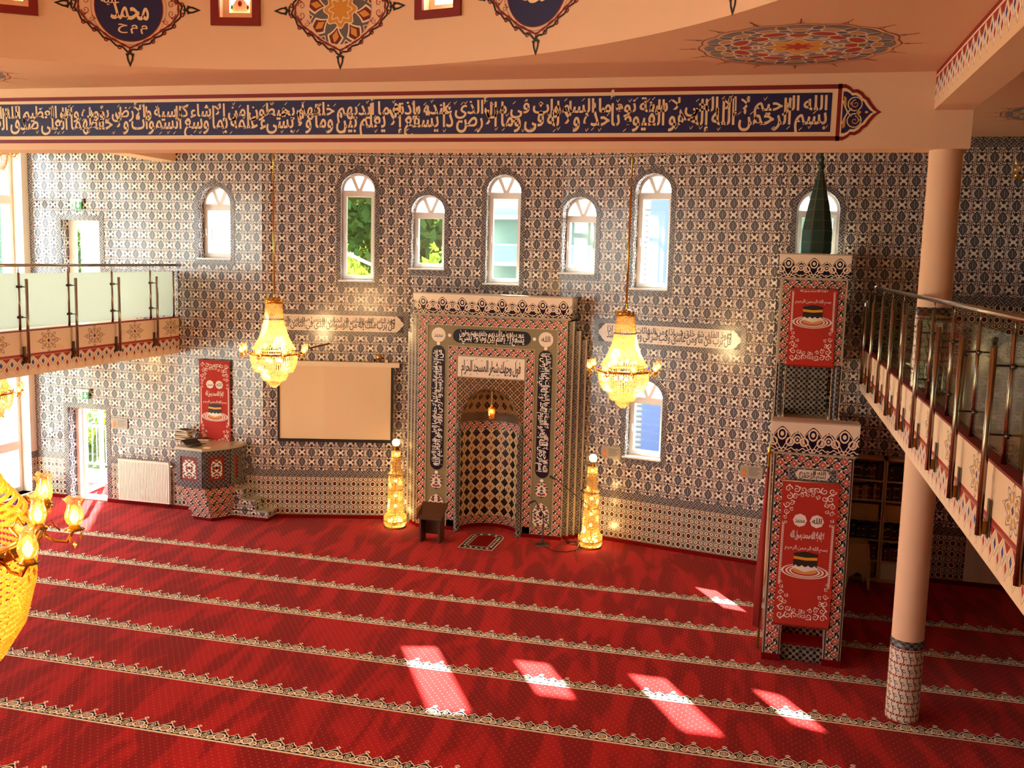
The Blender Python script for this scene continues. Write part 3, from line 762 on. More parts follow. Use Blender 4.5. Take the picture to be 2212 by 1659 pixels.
# ------------------------------------------------------------------ Arabic lettering (outlines of the built-in font, shaped and set by hand)
AR = {}; _c = 0xFE80
for ch, n in zip("ءآأؤإئابةتثجحخدذرزسشصضطظعغفقكلمنهوىي", [1,2,2,2,2,4,2,4,2,4,4,4,4,4,2,2,2,2,4,4,4,4,4,4,4,4,4,4,4,4,4,4,4,2,2,4]):
    AR[ch] = (_c, n); _c += n
LA = {'\u0001': 0xFEFB, '\u0002': 0xFEF7, '\u0003': 0xFEF9}
def shape(s):
    s = s.replace('لا', '\u0001').replace('لأ', '\u0002').replace('لإ', '\u0003'); out = []
    for i, ch in enumerate(s):
        pv = s[i-1] if i else ' '; nx = s[i+1] if i+1 < len(s) else ' '
        pj = pv in AR and AR[pv][1] == 4
        if ch in LA: out.append(chr(LA[ch]+(1 if pj else 0))); continue
        if ch not in AR: out.append(ch); continue
        c, n = AR[ch]; nj = (nx in AR and AR[nx][1] >= 2) or nx in LA
        out.append(chr(c+(0 if n == 1 else (1 if pj else 0) if n == 2 else ((3 if nj else 1) if pj else (2 if nj else 0)))))
    return ''.join(reversed(out))
from mathutils.geometry import interpolate_bezier
_tc = bpy.data.curves.new('glyph', 'FONT'); _tc.size = 1; _to = bpy.data.objects.new('glyph', _tc); C.objects.link(_to)
def _splines(body):
    _tc.body = body; bpy.context.view_layer.update()
    dg = bpy.context.evaluated_depsgraph_get(); cu = _to.evaluated_get(dg).to_curve(dg); res = []
    for sp in cu.splines:
        bp = sp.bezier_points; pts = []
        if len(bp):
            for i in range(len(bp)):
                a, b = bp[i], bp[(i+1) % len(bp)]
                pts += [(q.x, q.y) for q in interpolate_bezier(a.co, a.handle_right, b.handle_left, b.co, 5)[:-1]]
        else: pts = [(p.co.x, p.co.y) for p in sp.points]
        cl = []
        for p in pts:
            if not cl or math.dist(p, cl[-1]) > 1e-4: cl.append(p)
        if len(cl) > 2 and math.dist(cl[0], cl[-1]) < 1e-4: cl.pop()
        if len(cl) > 2: res.append(cl)
    _to.to_curve_clear(); return res
def area(l): return sum(l[i-1][0]*l[i][1]-l[i][0]*l[i-1][1] for i in range(len(l)))/2
def inside(p, l):
    r = False
    for i in range(len(l)):
        a, b = l[i-1], l[i]
        if (a[1] > p[1]) != (b[1] > p[1]) and p[0] < (b[0]-a[0])*(p[1]-a[1])/(b[1]-a[1])+a[0]: r = not r
    return r
_bar = min(p[0] for p in _splines('|')[0]); GL = {}
def fat(l, w, sg):
    out = []
    for i in range(len(l)):
        a, b, c = l[i-1], l[i], l[(i+1) % len(l)]
        dx, dy = c[0]-a[0], c[1]-a[1]; k = math.hypot(dx, dy) or 1
        out.append((b[0]+dy/k*w*sg, b[1]-dx/k*w*sg*.55))
    return out
def glyph(ch):
    if ch not in GL:
        if ch == ' ': GL[ch] = ([], .16)
        else:
            sp = _splines(ch+'|'); bar = max(sp, key=lambda l: min(p[0] for p in l)); sp.remove(bar)
            adv = min(p[0] for p in bar)-_bar; g = []
            if sp:
                big = max(sp, key=lambda l: abs(area(l))); sg = 1 if area(big) > 0 else -1
                outs = [l for l in sp if area(l)*sg > 0]; hs = [l for l in sp if area(l)*sg < 0]
                for o in outs:
                    hh = [h for h in hs if inside(h[0], o)]
                    g.append((o, hh, sg))
            GL[ch] = (g, adv)
    return GL[ch]
def calli(mb, fn, text, x0, x1, z0, z1, tiers=2, bold=.018, marks=True, mi=0):
    words = text.split(); h = z1-z0; rnd = random.Random(len(text))
    T = [(words[0::2], .19, .72, 1.75), (words[1::2], .56, .60, .8)] if tiers == 2 else [(words, .26, .8, 1.15)]
    for ws, base, em, k in T:
        line = shape(' '.join(ws)); tot = sum(glyph(c)[1] for c in line)
        sx = (x1-x0)/max(tot, .1); x = 0
        for c in line:
            g, adv = glyph(c)
            for o, hs, sg in g:
                def mp(p): y = p[1]; y = y if y < .38 else .38+(y-.38)*k; return (x0+(x+p[0])*sx+y*em*h*.0, z0+h*(base+em*y))
                try: mb.poly([mp(p) for p in fat(o, bold, sg)], [[mp(p) for p in fat(q, bold*.6, sg)] for q in hs], fn, mi)
                except Exception: pass
            x += adv
    if marks:
        n = int((x1-x0)/h*5)
        for i in range(n):
            cx = x0+(i+rnd.random())*(x1-x0)/n; cz = z0+h*rnd.choice([.06, .1, .5, .86, .92]); r = h*.045
            if i % 2: mb.poly([(cx-r, cz-r*.7), (cx-r*.6, cz-r), (cx+r*1.2, cz+r*.8), (cx+r*.8, cz+r)], [], fn, mi)
            else: mb.strip([(cx-r, cz+r), (cx-r*.3, cz-r*.6), (cx+r*.4, cz+r*.5), (cx+r*1.1, cz+r*1.6)], [r*.3, r*.6, r*.5, r*.2], fn, mi)
    return mb
def scroll(mb, fn, x, y, r, turn, a0=0, n=18, w=.22, mi=0):      # a tapering spiral with a leaf
    pts, ws = [], []
    for i in range(n+1):
        t = i/n; rr = r*(1-.78*t); a = a0+turn*t*2*pi*1.15
        pts.append((x+rr*math.cos(a), y+rr*math.sin(a))); ws.append(r*w*(1.15-.6*t))
    mb.strip(pts, ws, fn, mi); mb.disc(*pts[-1], r*.14, r*.14, fn, mi, 8)
    a = a0+turn*1.2; mb.poly([(x+r*1.0*math.cos(a), y+r*math.sin(a)), (x+r*1.35*math.cos(a+turn*.15), y+r*1.35*math.sin(a+turn*.15)), (x+r*1.05*math.cos(a+turn*.6), y+r*1.05*math.sin(a+turn*.6)), (x+r*.92*math.cos(a+turn*.4), y+r*.92*math.sin(a+turn*.4))] if turn > 0 else
                             [(x+r*.92*math.cos(a+turn*.4), y+r*.92*math.sin(a+turn*.4)), (x+r*1.05*math.cos(a+turn*.6), y+r*1.05*math.sin(a+turn*.6)), (x+r*1.35*math.cos(a+turn*.15), y+r*1.35*math.sin(a+turn*.15)), (x+r*1.0*math.cos(a), y+r*math.sin(a))], [], fn, mi)

# ------------------------------------------------------------------ painted band on the main beam
FBM = Frame((-14.12, 11.3), (1.95, 11.3)); bx = lambda X: X+14.12
band = structure(MB().slab(FBM, 0, bx(.62), 6.365, 6.945, 0, .003).build('painted_band', 'cream_paint'))
b = MB(); b.slab(FBM, 0, bx(.66), 6.90, 6.945, .0, .006); b.slab(FBM, 0, bx(.66), 6.365, 6.41, 0, .006); b.slab(FBM, bx(.612), bx(.652), 6.36, 6.95, 0, .006); b.build('red_line', 'dark_red_paint', band)
MB().slab(FBM, 0, bx(.555), 6.455, 6.862, 0, .005).build('navy_field', 'navy_paint', band)
AYAH = "بسم الله الرحمن الرحيم الله لا إله إلا هو الحي القيوم لا تأخذه سنة ولا نوم له ما في السموات وما في الأرض من ذا الذي يشفع عنده إلا بإذنه يعلم ما بين أيديهم وما خلفهم ولا يحيطون بشيء من علمه إلا بما شاء وسع كرسيه السموات والأرض ولا يؤوده حفظهما وهو العلي العظيم صدق الله العظيم الكريم"
b = MB(); calli(b, FBM.m(.007), AYAH, bx(-10.3), bx(.52), 6.462, 6.855, bold=.024); b.build('lettering', 'cream_paint', band)
half = [(0, .29), (.045, .29), (.09, .265), (.12, .232), (.17, .236), (.22, .205), (.25, .165), (.285, .145), (.32, .09), (.375, .025), (.42, 0)]
def fin(k, dx): return [(bx(.64)+dx+x*k, 6.655+z*k) for x, z in half] + [(bx(.64)+dx+x*k, 6.655-z*k) for x, z in half[::-1][1:]]
for nm, k, dx, m, o in (('finial_edge', 1, 0, 'dark_red_paint', .005), ('finial_rim', .86, .012, 'cream_paint', .007), ('finial_field', .74, .026, 'navy_paint', .009)):
    pl = fin(k, dx); b = MB(); b.poly(pl[::-1], [], FBM.m(o)); b.build(nm, m, band)
b = MB(); g = FBM.m(.011)
for sg in (-1, 1):
    b.disc(bx(.79), 6.655+sg*.085, .075, .075, g, n=24, r0=.86)
    scroll(b, g, bx(.795), 6.655+sg*.085, .045, sg, pi*.5, mi=1); b.strip([(bx(.668), 6.655+sg*.12), (bx(.69), 6.655+sg*.06), (bx(.72), 6.655), (bx(.76), 6.655-sg*.04)], .014, g); 
    b.poly([(bx(.672), 6.655+sg*.17), (bx(.70), 6.655+sg*.15), (bx(.705), 6.655+sg*.06), (bx(.68), 6.655+sg*.08)], [], g, 1)
b.poly([(bx(.80), 6.655-.03), (bx(.83), 6.655-.025), (bx(.86), 6.655), (bx(.83), 6.655+.025), (bx(.80), 6.655+.03), (bx(.81), 6.655)], [], g, 1); b.disc(bx(.91), 6.655, .018, .013, g, 1, 10)
b.build('arabesque', ['cream_paint', 'gold_paint'], band)

# drum medallions
CH = [(.575, -.055), (.485, -.18), (.375, -.257), (.25, -.354), (.11, -.43), (0, -.485)]
def drum_medallion(ang, kind, words):
    fn0 = lambda o: (lambda x, z: cyl(ang-math.degrees(x/DR), 7.69+z, o))
    root = tag(bpy.data.objects.new('wall_medallion', None), kind='structure'); C.objects.link(root); root.location = cyl(ang, 7.69)
    b = MB(); f = fn0(.004); full = []
    for sx, sz in ((1, -1), (-1, -1), (-1, 1), (1, 1)):
        q = [(x*sx, -z*sz) for x, z in CH]; q = q if sx*sz < 0 else q[::-1]
        full.append(q)
    loop = full[0]+full[1][1:]+full[2]+full[3][1:]
    fine = []
    for i in range(len(loop)):
        a, c = loop[i], loop[(i+1) % len(loop)]
        for t in range(4): fine.append((a[0]+(c[0]-a[0])*t/4, a[1]+(c[1]-a[1])*t/4-.0))
    wav = [(x*(1+.018*math.sin(i*pi/2)), z*(1+.03*math.sin(i*pi/2))) for i, (x, z) in enumerate(fine)]
    b.strip([(p[0]*.985, p[1]*.985) for p in wav], .02, f, 0, True); b.strip([(p[0]*.93+.0, p[1]*.90) for i, p in enumerate(fine)], [.016+.006*(i % 3) for i in range(len(fine))], f, 1, True)
    for x, z in CH[:-1]:
        for sx in (-1, 1):
            for sz in (-1, 1): b.disc(x*sx, z*sz, .026, .026, f, 1, 12, 1, .45)
    def tip(cx, cz, dx, dz):
        px, pz = -dz, dx; k = .09
        def T(a, c): return (cx+dx*a*k+px*c*k, cz+dz*a*k+pz*c*k)
        o = [T(-.9, -.12), T(-.5, -.18), T(-.35, -.55), T(0, -.42), T(.35, -.38), T(1.3, 0), T(.35, .38), T(0, .42), T(-.35, .55), T(-.5, .18), T(-.9, .12)]
        i = [T(-.25, -.12), T(0, -.2), T(.3, -.16), T(.75, 0), T(.3, .16), T(0, .2), T(-.25, .12)]
        if area(o) < 0: o.reverse(); 
        b.poly(o, [i], f, 0)
    tip(0, -.53, 0, -1); tip(0, .53, 0, 1); tip(-.67, 0, -1, 0); tip(.67, 0, 1, 0)
    for sx in (-1, 1):
        b.strip([(sx*.60, .05), (sx*.61, 0), (sx*.60, -.05)], .02, f, 0)
        for sz in (-1, 1):
            scroll(b, f, sx*.46, sz*.05, .045, sx*sz, 0 if sx > 0 else pi, mi=1, w=.18); scroll(b, f, sx*.40, sz*.14, .035, -sx*sz, pi/2, mi=1, w=.18)
    b.build('chain_border', ['black_paint', 'dark_red_paint'], root)
    if kind == 'text':
        b = MB().disc(0, 0, .365, .365, fn0(.005), 0, 48, 6); b.build('navy_disc', 'navy_paint', root)
        b = MB().disc(0, 0, .37, .37, fn0(.007), 0, 48, 1, .975); b.disc(0, 0, .405, .405, fn0(.006), 0, 48, 1, .99); b.build('ring', 'dark_red_paint', root)
        b = MB(); calli(b, fn0(.009), words[0], -.2, .22, -.24, .2, 1, .03, False)
        if len(words) > 1: calli(b, fn0(.009), words[1], -.3, -.1, .0, .14, 1, .02, False); calli(b, fn0(.009), 'م م ح', -.12, .2, -.27, -.12, 1, .02, False)
        b.build('lettering', 'cream_paint', root)
    else:
        MB().disc(0, 0, .37, .37, fn0(.005), 0, 48, 8).build('rosette', 'drum_rosette', root)
drum_medallion(111.45, 'text', ['محمد', 'عليه']); drum_medallion(89.0, 'rose', None); drum_medallion(66.6, 'text', ['الله']); drum_medallion(44.1, 'rose', None)
# ceiling roundels
def roundel(cx, cy, R=.87):
    f = lambda x, y: Vector((cx+x, cy+y, CZ-.004)); b = MB(); n = 96
    pl = [(R*(.95+.035*abs(math.cos(8*2*pi*i/n)))*math.cos(2*pi*i/n), R*(.95+.035*abs(math.cos(8*2*pi*i/n)))*math.sin(2*pi*i/n)) for i in range(n)]
    b.poly(pl[::-1], [], f); [x.reverse() for x in b.f]; [x.reverse() for x in b.uv]
    o = b.build('ceiling_roundel', 'ceiling_rosette', CEIL)
    b = MB(); g = lambda x, y: Vector((cx+x, cy+y, CZ-.003))
    b.strip([(p[0]*1.06, p[1]*1.06) for p in pl][::-1], .012, g, 0, True)
    for i in range(16):
        a = 2*pi*i/16; ca, sa = math.cos(a), math.sin(a)
        b.strip([(R*1.06*ca, R*1.06*sa), (R*1.25*ca, R*1.25*sa)], .012, g); b.strip([(R*1.08*ca-.03*sa, R*1.08*sa+.03*ca), (R*1.14*ca, R*1.14*sa), (R*1.08*ca+.03*sa, R*1.08*sa-.03*ca)], .01, g)
    b.build('roundel_rays', 'dark_red_paint', CEIL)
roundel(.15, 9.9); roundel(-9.7, 9.9)
q = onZ(2163, 243, CZ); roundel(q.x+.9, q.y)
# ------------------------------------------------------------------ helpers for tiled furniture
def q4(mb, a, b, c, d, w, h, mi=0, u0=0, v0=0): mb.face([a, b, c, d], [(u0, v0), (u0+w, v0), (u0+w, v0+h), (u0, v0+h)], mi)
def vband(mb, fr, s, z0, z1, w, off, mi=0):      # vertical tile band, pattern runs up
    mb.face([fr.P(s, z0, off), fr.P(s+w, z0, off), fr.P(s+w, z1, off), fr.P(s, z1, off)], [(z0, 0), (z0, w), (z1, w), (z1, 0)], mi)
def hband(mb, fr, s0, s1, z, w, off, mi=0):
    mb.face([fr.P(s0, z, off), fr.P(s1, z, off), fr.P(s1, z+w, off), fr.P(s0, z+w, off)], [(s0, 0), (s1, 0), (s1, w), (s0, w)], mi)
def stadium(s0, s1, z0, z1, n=10, horiz=True):
    if horiz:
        r = (z1-z0)/2; zc = (z0+z1)/2
        return [(s1-r+r*math.cos(a), zc+r*math.sin(a)) for a in [-pi/2+pi*i/n for i in range(n+1)]]+[(s0+r+r*math.cos(a), zc+r*math.sin(a)) for a in [pi/2+pi*i/n for i in range(n+1)]]
    r = (s1-s0)/2; sc = (s0+s1)/2
    return [(sc+r*math.cos(a), z1-r+r*math.sin(a)) for a in [pi*i/n for i in range(n+1)]]+[(sc+r*math.cos(a), z0+r+r*math.sin(a)) for a in [pi+pi*i/n for i in range(n+1)]]
def f_floral():
    u, v = uv(); x = ab(u)
    c = mix((sin(x*60+2*sin(v*40))*sin(v*55)) > .1, 'e6dccd', '4b4a5c'); c = mix(hyp(x-.05, fr(v/.16)*.16-.08) < .022, c, 'a02a1e')
    return mix(hyp(x, (fr(v/.3)-.5)*.3) < .03, c, '1a1c34')
mat('floral_tile', fn=f_floral, rough=.2)

# ------------------------------------------------------------------ mihrab
FH = Frame((-6.12, 17.15), (-3.35, 17.15)); MX = -4.735; sc = MX+6.12
mih = thing('mihrab', 'tall tiled prayer niche with navy calligraphy borders and a crested cornice', 'prayer niche', (MX, 17.15, 0))
nr = .555; za = 2.0
def parch(r, zap, n=12): return [(sc+r*math.cos(pi*i/n)*(1-.0*math.sin(pi*i/n)), za+(zap-za)*math.sin(pi*i/n)**.92) for i in range(n+1)]
niche = [(sc-nr, .02), (sc+nr, .02)]+parch(nr, 2.69)
b = MB(); W = FH.L
out = [(0, 0), (sc-nr, 0)]+[(sc-nr, za)]+parch(nr, 2.69)[::-1][1:]+[(sc+nr, 0), (W, 0), (W, 4.0), (0, 4.0)]
b.prism(out, [], FH, -.45, 0); b.build('body', 'olive_tile', mih)
for a_, c_ in ((-.005, sc-nr), (sc+nr, W+.005)): MB().slab(FH, a_, c_, 0, .07, 0, .01).build('carpet_skirting', 'carpet_plain', mih)
b = MB(); w = .165
vband(b, FH, 0, .07, 3.97, w, .006); vband(b, FH, W-w, .07, 3.97, w, .006); hband(b, FH, 0, W, 3.97-w, w, .007)
hband(b, FH, .17, sc-nr-.1, .07, .12, .006); hband(b, FH, sc+nr+.1, W-.17, .07, .12, .006)
b.build('outer_border', 'red_diamond_tile', mih)
b = MB(); vband(b, FH, .59, .07, 3.42, .145, .006); vband(b, FH, W-.59-.145, .07, 3.42, .145, .006); hband(b, FH, .59, W-.59, 3.275, .145, .007); b.build('inner_border', 'red_diamond_tile', mih)
b = MB()
for s in (0, .168, .575, .735, W-.012, W-.18, W-.587, W-.747): b.slab(FH, s, s+.012, .07, 3.97 if s < .3 or s > W-.3 else 3.42, 0, .012)
for z, a in ((3.8, .168), (3.42, .575), (3.26, .735), (2.87, .735)): b.slab(FH, a, W-a, z, z+.012, 0, .012)
b.build('edge_strips', 'marble_top', mih)
# lattice field round the arch
b = MB(); b.poly([(.747, za-.1), (sc-nr, za-.1), (sc-nr, za)]+parch(nr, 2.69)[::-1][1:]+[(sc+nr, za-.1), (W-.747, za-.1), (W-.747, 2.87), (.747, 2.87)], [], FH.m(.005)); b.build('lattice_field', 'lattice_tile', mih)
pn = MB().slab(FH, .76, W-.76, 2.885, 3.25, 0, .008).build('inscription_panel', 'white_tile', mih)
b = MB(); calli(b, FH.m(.011), 'فول وجهك شطر المسجد الحرام', .83, W-.83, 2.9, 3.23, 1, .022); b.build('lettering', 'ink', pn)
ct = MB(); ct.poly(stadium(.66, W-.66, 3.495, 3.745), [], FH.m(.008)); ct = ct.build('cartouche', 'navy_tile', mih)
b = MB(); calli(b, FH.m(.011), 'يشفع عنده إلا بإذنه يعلم ما بين أيديهم وما خلفهم ولا يحيطون بشيء', .78, W-.78, 3.505, 3.735, 2, .02); b.build('lettering', 'white_print', ct)
VT = ['من علمه إلا بما شاء وسع كرسيه السموات والأرض ولا يؤوده حفظهما وهو العلي العظيم صدق الله العظيم', 'بسم الله الرحمن الرحيم الله لا إله إلا هو الحي القيوم لا تأخذه سنة ولا نوم له ما في السموات وما في الأرض من ذا الذي']
for k, c0 in enumerate((.385, W-.385)):
    ct = MB(); ct.poly(stadium(c0-.125, c0+.125, 1.12, 3.43, horiz=False), [], FH.m(.008)); ct = ct.build('cartouche', 'navy_tile', mih)
    b = MB()
    if k: fnv = lambda x, y: FH.P(c0-.11+y, 3.38-x, .011)
    else: fnv = lambda x, y: FH.P(c0+.11-y, 1.2+x, .011)
    calli(b, fnv, VT[k], 0, 2.15, 0, .22, 2, .02)
    if k: [f.reverse() for f in b.f] and None
    b.build('lettering', 'white_print', ct)
    r = MB(); r.disc(c0, 3.62, .135, .135, lambda x, y: FH.P(x, y, .009), 0, 16); ro = r.build('roundel', 'white_tile', mih)
    b = MB(); calli(b, FH.m(.012), ('محمد', 'الله')[k], c0-.085, c0+.085, 3.54, 3.7, 1, .01, False); b.build('lettering', 'ink', ro)
    for a, z in ((c0+(.21 if k == 0 else -.21), 3.62), (c0, 3.46), (c0, 1.07)): MB().disc(a, z, .032, .032, lambda x, y: FH.P(x, y, .010), 0, 12).build('flower_dot', 'white_print', mih)
    fp = MB(); fp.poly([(c0-.15, .22), (c0+.15, .22), (c0+.15, .5), (c0+.1, .6), (c0, .66), (c0-.1, .6), (c0-.15, .5)], [], FH.m(.009))
    fp.uv = [[(p[0]-c0, p[1]) for p in u] for u in fp.uv]; fp.build('floral_panel', 'floral_tile', mih)
    fp = MB(); fp.disc(c0, .9, .12, .15, lambda x, y: FH.P(x, y, .009), 0, 14); fp.build('flower_panel', 'floral_tile', mih)
# niche
b = MB()
def nlathe(z0, z1, rows, mname, v0=0):
    b = MB(); n = 24
    for k in range(rows):
        za_, zb_ = z0+(z1-z0)*k/rows, z0+(z1-z0)*(k+1)/rows
        for i in range(n):
            a, c = pi-pi*i/n, pi-pi*(i+1)/n
            P = lambda t, z: Vector((MX+nr*math.cos(t), 17.15+.47*math.sin(t), z))
            b.face([P(a, za_), P(c, za_), P(c, zb_), P(a, zb_)], [((pi-a)*nr, za_-z0+v0), ((pi-c)*nr, za_-z0+v0), ((pi-c)*nr, zb_-z0+v0), ((pi-a)*nr, zb_-z0+v0)])
    return b.build('niche_wall', mname, mih, True)
nlathe(0, .07, 1, 'carpet_plain'); nlathe(.07, .225, 1, 'red_diamond_tile'); nlathe(.225, 1.86, 4, 'niche_tile'); nlathe(1.86, 2.02, 1, 'red_diamond_tile')
b = MB(); n = 24; m_ = 10
for k in range(m_):
    for i in range(n):
        def P(i, k):
            t = pi-pi*i/n; ph = pi/2*k/m_
            return Vector((MX+nr*math.cos(t)*math.cos(ph), 17.15+.47*math.sin(t)*math.cos(ph), 2.02+.67*math.sin(ph)))
        b.face([P(i, k), P(i+1, k), P(i+1, k+1), P(i, k+1)], [(i/n, k/m_), ((i+1)/n, k/m_), ((i+1)/n, (k+1)/m_), (i/n, (k+1)/m_)])
b.build('niche_vault', 'vault_tile', mih, True)
for sg in (-1, 1):
    cx = MX+sg*.585; c3 = (cx, 17.12, 0)
    cl = MB().lathe([(.055, .1), (.05, .16), (.042, .2), (.042, 1.72), (.05, 1.74)], 12, c3).build('engaged_column', 'column_band_tile', mih, True)
    MB().lathe([(.04, 1.74), (.065, 1.84), (.07, 1.9), (.03, 1.95), (.045, 2.0), (.005, 2.08)], 12, c3).build('capital', 'lattice_tile_grey', cl, True)
    MB().lathe([(.06, 0), (.06, .06), (.045, .1), (.055, .12)], 12, c3).build('column_base', 'lattice_tile_grey', cl, True)
# cornice and stepped flanks
cb = MB(); x0, x1, y0, y1 = -6.2, -3.27, 17.05, 17.66
q4(cb, (x0, y0+.05, 4.0), (x1, y0+.05, 4.0), (x1, y0, 4.36), (x0, y0, 4.36), x1-x0, .36)
q4(cb, (x1, y0+.05, 4.0), (x1, y1, 4.0), (x1, y1, 4.36), (x1, y0, 4.36), y1-y0, .36); q4(cb, (x0, y1, 4.0), (x0, y0+.05, 4.0), (x0, y0, 4.36), (x0, y1, 4.36), y1-y0, .36)
cb.build('cornice', 'cresting_tile', mih)
MB().box(x0, x1, y0, y1, 4.36, 4.38).box(x0+.03, x1-.03, y0+.07, y1, 3.975, 4.0).build('cornice_cap', 'marble_top', mih)
for sg in (-1, 1):
    for k, (dx, y, h) in enumerate(((.0, 17.24, 3.95), (.1, 17.34, 3.78), (.2, 17.44, 3.62))):
        e = (-3.35 if sg > 0 else -6.12)+sg*dx
        MB().box(min(e, e+sg*.1), max(e, e+sg*.1), y, 17.62, 0, h).build('flank', 'border_tile', mih)
        MB().box(min(e+sg*.075, e+sg*.104), max(e+sg*.075, e+sg*.104), y-.006, y+.03, .07, h+.01).build('edge_strip', 'marble_top', mih)
        MB().box(min(e, e+sg*.106), max(e, e+sg*.106), y-.012, 17.62, 0, .07).build('carpet_skirting', 'carpet_plain', mih)

# ------------------------------------------------------------------ inscription panels on the bay walls
def wall_panel(fr, s0, s1, z0, z1, text, label):
    t = thing('inscription_panel', label, 'wall panel', fr.P((s0+s1)/2, z0, 0), 'tiled inscription panels on the bay walls'); bw = .085
    o = []
    n = 26
    o += [(s0+(s1-s0)*i/n, z0-.008*(i % 2)) for i in range(n)]; o += [(s1+.008*(i % 2), z0+(z1-z0)*i/5) for i in range(5)]
    o += [(s1-(s1-s0)*i/n, z1+.008*(i % 2)) for i in range(n)]; o += [(s0-.008*(i % 2), z1-(z1-z0)*i/5) for i in range(5)]
    MB().prism(o, [rect(s0+bw, s1-bw, z0+bw, z1-bw)], fr, 0, .012).build('tile_frame', 'border_tile', t)
    nt = 8; a = s0+bw; L = (s1-s0-2*bw)/nt; zm = (z0+z1)/2
    for i in range(nt):
        for zz in ((z0+bw, zm), (zm, z1-bw)): MB().slab(fr, a+i*L+.0008, a+(i+1)*L-.0008, zz[0]+.0008, zz[1]-.0008, 0, .007).build('tile', 'white_tile', t)
    b = MB(); calli(b, fr.m(.0105), text, s0+bw+.16, s1-bw-.16, z0+bw+.02, z1-bw-.02, 2, .016); b.build('lettering', 'ink', t)
    f = fr.m(.010)
    for sx, S0 in ((1, s0+bw), (-1, s1-bw)):
        for sz, Z0 in ((1, z0+bw), (-1, z1-bw)):
            pl = [(S0, Z0), (S0+sx*.13, Z0), (S0+sx*.1, Z0+sz*.03), (S0+sx*.07, Z0+sz*.05), (S0+sx*.05, Z0+sz*.09), (S0+sx*.02, Z0+sz*.11), (S0, Z0+sz*.14)]
            if area(pl) < 0: pl.reverse()
            MB().poly(pl, [], f).build('corner_ornament', 'ink', t)
wall_panel(FB, .03, FB.px(882, 702)[0], 3.51, 3.98, 'قل أعوذ برب الناس ملك الناس إله الناس من شر الوسواس الخناس الذي يوسوس في صدور الناس من الجنة والناس', 'white tile inscription panel above the projector screen')
wall_panel(FC, FC.px(1284, 716)[0], FC.px(1612, 736)[0], 3.53, 4.02, 'قل أعوذ برب الفلق من شر ما خلق ومن شر غاسق إذا وقب ومن شر النفاثات في العقد ومن شر حاسد إذا حسد', 'white tile inscription panel between the upper and the lower arched window')

# ------------------------------------------------------------------ projector screen
F = FB; s0, s1 = F.px(600, 780)[0]+.02, F.px(850, 790)[0]
scr = thing('projector_screen', 'pull-down projector screen with black edges hanging on the tiled wall', 'projector screen', F.P((s0+s1)/2, 1.5, .1))
b = MB()
for i in range(10):
    a, c = s0+(s1-s0)*i/10, s0+(s1-s0)*(i+1)/10; wv = lambda s: .10+.008*math.sin((s-s0)*9)
    b.face([F.P(a, 1.56, wv(a)), F.P(c, 1.56, wv(c)), F.P(c, 3.0, .1), F.P(a, 3.0, .1)])
b.build('fabric', 'screen_fabric', scr, True)
for a_, c_ in ((s0-.01, s0+.035), (s1-.035, s1+.01)): MB().slab(F, a_, c_, 1.53, 3.0, .107, .113).build('black_edge', 'black_frame', scr)
MB().slab(F, s0-.01, s1+.01, 1.5, 1.56, .085, .115).build('bottom_bar', 'black_frame', scr)
MB().slab(F, s0-.35, s1+.12, 2.94, 3.03, .02, .13).build('case', 'screen_case', scr)
for s in (s0+.1, s1-.15): MB().slab(F, s, s+.05, 3.0, 3.08, 0, .09).build('bracket', 'screen_case', scr)
c = thing('wall_camera', 'small gold and black camera on a bracket above the screen case', 'camera', F.P(*F.px(820, 778), .06))
sx, zx = F.px(820, 774); MB().slab(F, sx-.02, sx+.02, zx-.06, zx-.02, 0, .1).build('bracket', 'steel_dark', c); MB().lathe([(.005, -.05), (.05, -.03), (.06, .02), (.02, .07), (.004, .08)], 12, F.P(sx, zx+.02, .1)).build('housing', 'brass', c, True)
MB().ball(F.P(sx-.09, zx-.03, .06), .025).build('sensor', 'black_plastic', c)
sx, zx = F.px(712, 742)
p = tag(MB().tube([F.P(sx, zx, .03), F.P(sx-.62, zx-.15, .2)], .014).build('wall_rod', 'brass_dark'), 'slim bronze rod leaning out from the wall above the screen', 'rod')

